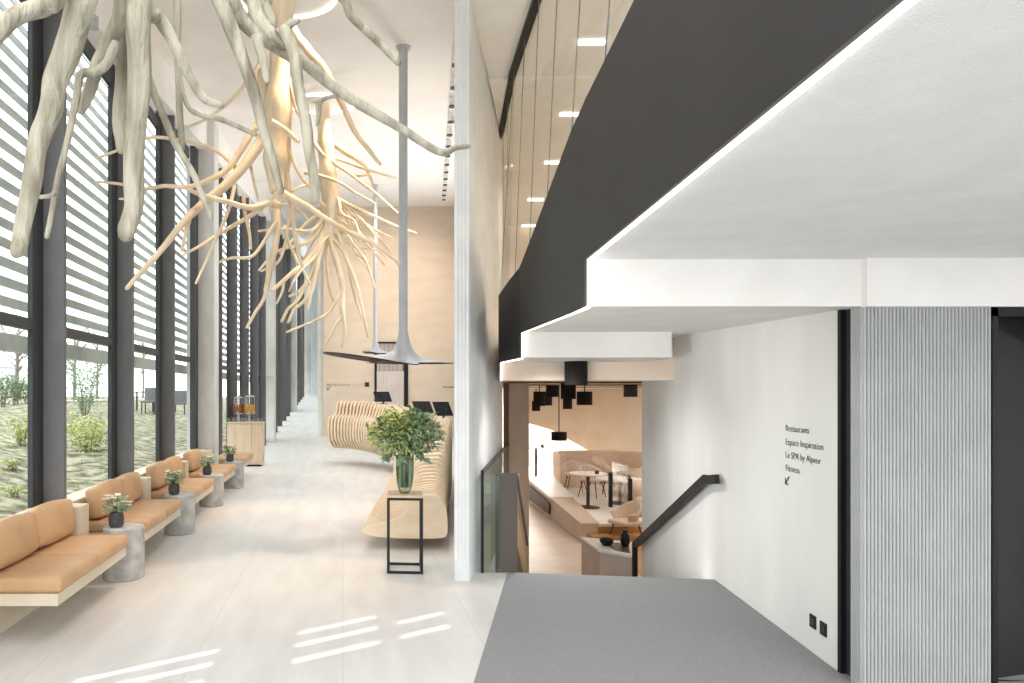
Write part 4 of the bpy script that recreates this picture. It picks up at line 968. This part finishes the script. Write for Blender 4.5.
mb = MB(); mb.prism([(RW(8.32), 8.32), (RW(8.32) + .02, 8.34), (9.5, 9.0), (9.5, 8.8), (RW(8.3) + .3, 8.3)], -1.3, 1.8)
struct('wall_right', mb, M['restwall'], 'beige return wall behind the stair wall end', 'wall')
for k, (y, px0) in enumerate(((9.0, 0), (11.5, 0), (15, 0))):
    mb = MB(); mb.box(2.2, 9.4, y, y + .06, 1.742, 1.762); struct('trim_%d' % (5 + k), mb, M['darkwood'], 'dark ceiling rail of the restaurant, %s' % ('nearest', 'middle', 'farthest')[k], 'rail')
# drum lamps
DR = [(565, 587, 360, 385, 6.93), (546, 558.4, 383, 397, 12.1), (561, 575.6, 383, 399, 10.3), (563, 572, 397, 409, 16.7), (577, 592, 391.5, 405, 10.2), (533.5, 545, 391.5, 406, 13), (541, 552, 391.5, 405.5, 13.6), (532, 540, 401, 411, 18.4), (624, 637, 382, 397, 11.5), (551.5, 566.5, 432, 440.5, 12.5)]
DL = ['largest black drum lamp, in front of the beige beam', 'black drum lamp left of the pair below the largest one', 'black drum lamp directly under the largest drum', 'small far drum lamp peeking out below the lamp under the largest drum', 'black drum lamp right of the largest drum lamp',
      'black drum lamp close to the taupe column, left of two overlapping', 'black drum lamp overlapping its neighbour beside the taupe column', 'smallest black drum lamp hanging lowest beside the taupe column', 'black drum lamp on its own near the pale stair wall', 'flat wide dark drum lamp hanging low before the bright lamp panel']
for (xa, xb, ya, yb, Y), lab in zip(DR, DL):
    c = P((xa + xb) / 2, yb, Y); r = (xb - xa) / 2 / F * Y; z1 = H + (CY - ya) / F * Y
    zc = 1.93 if Y < 7.05 else 1.76
    t = thing('drum_lamp', lab, 'drum lamp', (c.x, Y, zc), 'black drum lamps under the restaurant ceiling')
    m = MB(); m.lathe([(r, c.z), (r, z1), (.012, z1), (.012, z1 - .012), (r - .012, z1 - .012), (r - .012, c.z)], c.x, Y, 28); m.build('shade', M['drum'], t, smooth=True, angle=40)
    m = MB(); m.lathe([(.01, z1 - .1), (.01, zc)], c.x, Y, 8); m.build('cord', M['black'], t)
    m = MB(); m.lathe([(.001, z1 - .16), (.025, z1 - .14), (.03, z1 - .11), (.012, z1 - .07)], c.x, Y, 10); m.build('bulb', M['petal'], t, smooth=True)
# shell chairs
def make_chair():
    t = thing('shell_chair', '', 'chair', (0, 0, 0), 'beige shell chairs in the restaurant')
    m = MB(); V = []; n, k = 20, 6
    for j in range(k + 1):
        for i in range(n + 1):
            a = math.radians(-35 + 250 * i / n); f = j / k; c = max(0, math.sin(math.radians(-35 + 250 * i / n)))
            r = .20 + .08 * f; h = .42 + f * (.17 + .20 * c)
            V.append((r * math.cos(a), r * math.sin(a) * .95, h))
    m.add(V, [(j * (n + 1) + i, j * (n + 1) + i + 1, (j + 1) * (n + 1) + i + 1, (j + 1) * (n + 1) + i) for j in range(k) for i in range(n)])
    o = m.build('backrest_shell', M['shell'], t, smooth=True); s_ = o.modifiers.new('thick', 'SOLIDIFY'); s_.thickness = .025
    m = MB(); m.rbox(-.22, .22, -.24, .20, .38, .46, .035, 3, .01); m.build('seat', M['shell'], t, smooth=True)
    for sx in (-1, 1):
        for sy in (-1, 1):
            m = MB(); m.tube([(sx * .15, sy * .14, .39), (sx * .23, sy * .22, 0)], [.014, .009], 8); m.build('leg', M['darkwood'], t)
    return t
ch = make_chair()
spots = [(592, 497, ZR, 2.3, 'beige shell chair left of the large round white table'), (612, 494, ZR, 1.2, 'beige shell chair just behind the round white table'), (626, 545, ZL, -1.2, 'nearest beige shell chair, at the foot of the stairs'),
         (602, 487, ZR, .6, 'far beige shell chair facing the curved banquette seat'), (575, 491, ZR, 2.6, 'beige shell chair beside the low stone counter'), (634, 497, ZR, 4.2, 'beige shell chair right of the round white table by the glass screen')]
for k, (px, py, zf, rz, lab) in enumerate(spots):
    Y = (H - zf) * F / (py - CY); loc = ((px - CX) / F * Y, Y, zf)
    if k == 0: ch.location = loc; ch.rotation_euler.z = rz; ch['label'] = lab
    else: dup(ch, loc, lab, None, rz)
def table(px, py, zf, r, h, lab):
    Y = (H - zf - h) * F / (py - CY); x = (px - CX) / F * Y
    t = thing('round_table', lab, 'table', (x, Y, zf), 'round white restaurant tables')
    m = MB(); m.lathe([(r - .01, h - .03), (r, h - .02), (r, h), (.001, h)], x, Y, 36, zf); m.build('table_top', M['raised'], t, smooth=True, angle=40)
    m = MB(); m.lathe([(.035, .02), (.035, h - .03)], x, Y, 14, zf); m.build('stem', M['darkwood'], t, smooth=True, angle=40)
    m = MB(); m.lathe([(.24, 0), (.24, .012), (.05, .03)], x, Y, 24, zf); m.build('base', M['darkwood'], t, smooth=True, angle=30)
    return x, Y, zf + h
tbl = [table(620, 478.5, ZR, .50, .55, 'large round white restaurant table behind the dark posts'), table(588, 473, ZR, .38, .73, 'smaller round white table in front of the curved banquette'), table(536, 446.5, ZR, .40, .95, 'high round white table beside the taupe column')]
k = 0
for (x, Y, z), n_, nm in zip(tbl, (7, 5, 3), ('large round table', 'smaller round table', 'high round table')):
    for i in range(n_):
        a = i * 2.4 + .5; r = .12 + .05 * (i % 4); h = (.11, .18, .07)[i % 3]
        m = MB(); m.lathe([(.035, 0), (.035, .006), (.006, .01), (.006, h * .45), (.036, h * .6), (.032, h), (.030, h), (.033, h * .62), (.001, h * .5)] if i % 3 < 2 else [(.04, 0), (.045, h), (.04, h), (.036, .01), (.001, .01)], x + r * math.cos(a), Y + r * math.sin(a), 12, z)
        o = m.build('wine_glass' if i % 3 < 2 else 'tea_light_cup', M['clear'] if i % 3 < 2 else M['pot'], smooth=True, angle=40)
        tag(o, ('clear stemmed glass set on the %s' if i % 3 < 2 else 'small dark cup set on the %s') % nm, 'glass' if i % 3 < 2 else 'cup', 'tableware on the %s, %s' % (nm, 'glasses' if i % 3 < 2 else 'cups'))
# curved banquette in the far dining area
bq = thing('banquette', 'long curved beige banquette in front of the bright lamp panel', 'banquette', (5.7, 18.5, ZR))
m = MB(); V = []; n = 18
pts = smooth_path([Vector((5.6, 17.6, 0)), Vector((5.62, 18.3, 0)), Vector((5.95, 18.8, 0)), Vector((6.6, 18.9, 0)), Vector((7.6, 18.8, 0)), Vector((8.2, 18.2, 0))], 4)
out_, inn = [], []
for i, p in enumerate(pts):
    d = (pts[min(i + 1, len(pts) - 1)] - pts[max(i - 1, 0)]).normalized(); nn = Vector((d.y, -d.x, 0)); out_.append((p.x, p.y)); inn.append((p.x + nn.x * .16, p.y + nn.y * .16))
m.prism(out_ + list(reversed(inn)), ZR, ZR + .86); m.build('backrest', M['shell'], bq, bevel=.04)
m = MB(); inn2 = []
for i, p in enumerate(pts):
    d = (pts[min(i + 1, len(pts) - 1)] - pts[max(i - 1, 0)]).normalized(); nn = Vector((d.y, -d.x, 0)); inn2.append((p.x + nn.x * .62, p.y + nn.y * .62))
m.prism([(a[0], a[1]) for a in inn] + list(reversed(inn2)), ZR, ZR + .42); m.build('seat', M['shell'], bq, bevel=.03)
m = MB(); V = []
b2 = thing('banquette', 'rounded beige banquette end near the pale stair wall', 'banquette', (6.0, 14, ZR))
m = MB(); m.rbox(5.84, 6.5, 13.6, 14.3, ZR, ZR + .62, .2, 5, .02); m.build('backrest', M['shell'], b2, smooth=True)
m = MB(); m.rbox(5.80, 6.5, 13.25, 13.7, ZR, ZR + .36, .1, 4, .01); m.build('seat', M['shell'], b2, smooth=True)
# glass screen with two dark posts in the dining area
gs = thing('glass_partition', 'low glass partition with two dark posts before the round table', 'glass partition', (5.7, 14, ZR))
for px, py in ((610.5, 507), (630, 516)):
    Y = (H - ZR) * F / (py - CY); x = (px - CX) / F * Y
    m = MB(); m.box(x - .035, x + .035, Y - .03, Y + .03, ZR, ZR + .74); m.build('post', M['black'], gs)
Ya, Yb = (H - ZR) * F / 113, (H - ZR) * F / 122; xa, xb = (610.5 - CX) / F * Ya, (630 - CX) / F * Yb
for s0, s1 in ((.08, .92),):
    a, b_ = Vector((xa, Ya, ZR + .1)).lerp(Vector((xb, Yb, ZR + .1)), s0), Vector((xa, Ya, ZR + .1)).lerp(Vector((xb, Yb, ZR + .1)), s1)
    m = MB(); m.bar(a + Vector((0, 0, .5)), b_ + Vector((0, 0, .5)), .012, .75); m.build('glass_pane', M['clear'], gs)
# serving station at the foot of the stairs
sb = thing('serving_station', 'pale boxy serving station at the foot of the stairs', 'station', (3.6, 9.4, ZL))
zt = -.47
m = MB(); m.prism([(3.36, 8.95), (3.66, 8.62), (3.98, 9.4), (3.40, 9.75)], ZL, zt); m.build('body', M['bar'], sb, bevel=.01)
m = MB(); m.prism([(3.34, 8.94), (3.67, 8.58), (4.0, 9.41), (3.39, 9.78)], zt, zt + .03); m.build('top', M['raised'], sb, bevel=.004)
m = MB(); m.prism([(3.55, 8.9), (3.68, 8.75), (3.88, 9.3), (3.6, 9.4)], zt + .03, zt + .036); m.build('dark_inset', M['darkwood'], sb)
m = MB(); m.lathe([(.05, 0), (.085, .05), (.09, .09), (.08, .09), (.06, .02), (.001, .02)], 3.55, 9.2, 18, zt + .03)
tag(m.build('serving_bowl', M['black'], smooth=True, angle=50), 'small black bowl on the pale serving station', 'bowl')
m = MB(); m.lathe([(.04, 0), (.06, .06), (.055, .15), (.03, .18), (.035, .22), (.001, .22)], 3.78, 9.15, 16, zt + .03)
tag(m.build('serving_jug', M['black'], smooth=True, angle=50), 'dark jug on the pale serving station', 'jug')

# ------------------------------------------------------------------ far corridor curtain, garden outside
m = MB(); pts = []
for i in range(60): pts.append((-2.05 + i * .018, 43.8 + .06 * math.sin(i * 1.3)))
m.prism(pts + [(p[0], p[1] + .03) for p in reversed(pts)], 1.55, 8.5)
tag(m.build('curtain', M['curtain']), 'white folded curtain at the far end of the corridor', 'curtain')
def GZ(x, y=0): return .25 + min(1.0, max(0, (-2.7 - x) / 7.0)) * 1.0
m = MB(); nx, ny = 40, 60; V = []
for i in range(nx + 1):
    for j in range(ny + 1):
        x = -2.68 - 60 * (i / nx) ** 2.2; y = -8 + j * 1.6; V.append((x, y, GZ(x) + .05 * math.sin(x * 2.1 + y * 1.3) * min(1, i / 6) + .03 * math.sin(y * 3.3 - x)))
m.add(V, [(i * (ny + 1) + j, i * (ny + 1) + j + 1, (i + 1) * (ny + 1) + j + 1, (i + 1) * (ny + 1) + j) for i in range(nx) for j in range(ny)])
struct('ground', m, M['soil'], 'sloping dry garden ground outside the windows', 'ground', smooth=True)
m = MB(); m.box(-13.5, -11.2, -5, 80, 1.20, 1.30); struct('path', m, M['gravel'], 'pale gravel path beyond the garden slope', 'path')
g = MB(); rr = random.Random(11)
for i in range(2600):
    x = -2.9 - 8.0 * rr.random(); y = 5 + 32 * rr.random() ** 1.5; h = rr.uniform(.04, .13)
    g.leaf((x, y, GZ(x) + .0), (rr.gauss(0, .5), rr.gauss(0, .5), 1), h, .016, 0)
tag(g.build('grass_tufts', M['grass']), 'sparse dry yellowish grass over the garden slope', 'grass', None, 'stuff')
def bush(x, y, r, h, mat_, label, n=420, ls=.07, stems=0, group='garden shrubs outside the windows'):
    z = GZ(x); t = thing('garden_shrub', label, 'shrub', (x, y, z), group); rr = random.Random(int(x * 31 + y * 17)); lf, sm = MB(), MB()
    ns = max(6, stems or 9)
    tips = []
    for i in range(ns):
        a = 6.28 * i / ns + rr.uniform(-.3, .3); q = rr.uniform(.3, 1) * r; tip = Vector((x + math.cos(a) * q, y + math.sin(a) * q, z + h * rr.uniform(.7, 1)))
        pth = smooth_path([Vector((x + math.cos(a) * .05, y + math.sin(a) * .05, z - .05)), Vector((x + math.cos(a) * q * .5, y + math.sin(a) * q * .5, z + h * .45)), tip], 4)
        sm.tube(pth, [(.007 if stems else .010) * (1 - k / len(pth) * .7) for k in range(len(pth))], 6); tips.append(pth)
    for i in range(n):
        pth = rr.choice(tips); p = pth[rr.randint(2 if stems == 0 else 2, len(pth) - 1)] + Vector((rr.gauss(0, r * .22), rr.gauss(0, r * .22), rr.gauss(0, h * .10)))
        p.z = max(p.z, z + .02)
        lf.leaf(p, (rr.gauss(0, 1), rr.gauss(0, 1), rr.gauss(.4, .6)), ls * rr.uniform(.6, 1.3), ls * .45, rr.uniform(-1, 1))
    sm.build('stems', M['twig'], t); lf.build('leaves', mat_, t)
def gpt(px, py):
    """garden point seen at a pixel: march along the view ray to the ground"""
    d = Vector(((px - CX) / F, 1, (CY - py) / F)); t = 3.0
    while t < 60:
        p = Vector((0, 0, H)) + d * t
        if p.x < -2.7 and p.z < GZ(p.x): return p.x, p.y
        t += .05
    return d.x * 20, 20
x, y = gpt(88, 452); bush(x, y, .55, .62, M['leafy'], 'lime green bush outside the second window bay', 800, .09)
x, y = gpt(22, 444); bush(x, y, .3, .45, M['leafy'], 'green bush outside the nearest window bay', 360, .07)
x, y = gpt(12, 470); bush(x, y, .16, .14, M['leafy'], 'small yellow tuft in the nearest window bay, upper one', 120, .05)
x, y = gpt(14, 498); bush(x, y, .13, .12, M['leafy'], 'small yellow tuft in the nearest window bay, lower one', 120, .05)
x, y = gpt(85, 418); bush(x, y, .85, 1.9, M['leafs'], 'tall many-stemmed shrub rising outside the second window bay', 1300, .10, 26)
for k, px in enumerate((3, 16, 29)):
    x, y = -10.4 + .2 * k, (-10.4 + .2 * k) / ((px - CX) / F); bush(x, y, .42, .9, M['leafg'], 'dark green shrub along the path seen through the nearest window, %s from the left edge' % ('first', 'second', 'third')[k], 260, .12)
def bare_tree(x, y, h, label):
    z = GZ(x); t = thing('bare_tree', label, 'tree', (x, y, z), 'bare trees beyond the garden path'); rr = random.Random(int(y * 13)); tr, tw = MB(), MB()
    tr.tube([(x, y, z - .1), (x + .05, y, z + h * .3), (x + .02, y + .04, z + h * .55)], [.09, .07, .045], 8)
    for i in range(26):
        a = rr.uniform(0, 6.28); z0 = z + h * rr.uniform(.18, .55); q = h * rr.uniform(.18, .38); e = Vector((x + math.cos(a) * q, y + math.sin(a) * q, z0 + h * rr.uniform(.2, .45)))
        m_ = Vector((x + math.cos(a) * q * .4, y + math.sin(a) * q * .4, z0 + h * .1)); tw.tube([(x, y, z0), tuple(m_), tuple(e)], [.03, .018, .006], 5)
        for j in range(5):
            b = m_.lerp(e, rr.uniform(0, .9)); tw.tube([tuple(b), tuple(b + Vector((rr.gauss(0, .25), rr.gauss(0, .25), rr.uniform(.1, .5))))], [.010, .004], 4)
    tr.build('trunk', M['twig'], t); tw.build('branches', M['twig'], t)
for px, d, h, lab in ((16, 27, 5.0, 'bare twiggy tree seen high through the nearest window bay'), (74, 36, 6.5, 'bare twiggy tree on the near side of the second window bay'), (97, 46, 7.0, 'bare twiggy tree on the far side of the second window bay'), (143, 52, 7.5, 'bare twiggy tree seen through the third window bay')):
    bare_tree((px - CX) / F * d, d, h, lab)
# terrace furniture and buildings outside
def out_table(px, py, lab):
    x, y = gpt(px, py); z = GZ(x); t = thing('garden_table', lab, 'table', (x, y, z), 'terrace tables outside the windows')
    m = MB(); m.box(x - .45, x + .45, y - .35, y + .35, z + .70, z + .74); m.build('table_top', M['frame'], t)
    for sx in (-1, 1):
        for sy in (-1, 1): m = MB(); m.box(x + sx * .4 - .03, x + sx * .4 + .03, y + sy * .3 - .03, y + sy * .3 + .03, z - .05, z + .70); m.build('leg', M['frame'], t)
def out_chair(px, py, lab):
    x, y = gpt(px, py); z = GZ(x); t = thing('garden_chair', lab, 'chair', (x, y, z), 'terrace chairs outside the windows')
    m = MB(); m.rbox(x - .28, x + .28, y - .28, y + .28, z + .38, z + .46, .03); m.build('seat', M['fin'], t)
    m = MB(); m.rbox(x - .28, x + .28, y + .24, y + .34, z + .44, z + .95, .04); m.build('backrest', M['fin'], t)
    for sx in (-1, 1):
        for sy in (-1, 1): m = MB(); m.box(x + sx * .24 - .02, x + sx * .24 + .02, y + sy * .24 - .02, y + sy * .24 + .02, z - .05, z + .4); m.build('leg', M['frame'], t)
out_table(145, 411, 'dark terrace table outside the third window bay'); out_chair(150, 413, 'grey terrace chair outside the third window bay'); out_chair(180, 414, 'grey terrace chair outside the fourth window bay')
for k, (x0, x1, y0, y1, h, lab) in enumerate(((-42, -36, 18, 44, 2.6, 'white low building beyond the garden, nearest block'), (-46, -40, 50, 90, 3.6, 'white low building beyond the garden, farther block'))):
    t = thing('building', lab, 'building', ((x0 + x1) / 2, (y0 + y1) / 2, 1.0), 'buildings beyond the garden')
    m = MB(); m.box(x0, x1, y0, y1, .6, 1.2 + h); m.build('facade', M['bldg'], t)
    m = MB(); m.box(x0 - .3, x1 + .3, y0 - .3, y1 + .3, 1.2 + h, 1.45 + h); m.build('roof', M['louver'], t)
    for i in range(6):
        yy = y0 + 1.5 + i * (y1 - y0 - 3) / 6; m = MB(); m.box(x1 - .05, x1 + .03, yy, yy + 1.8, 1.7, 1.2 + h * .75); m.build('window', M['fin'], t)
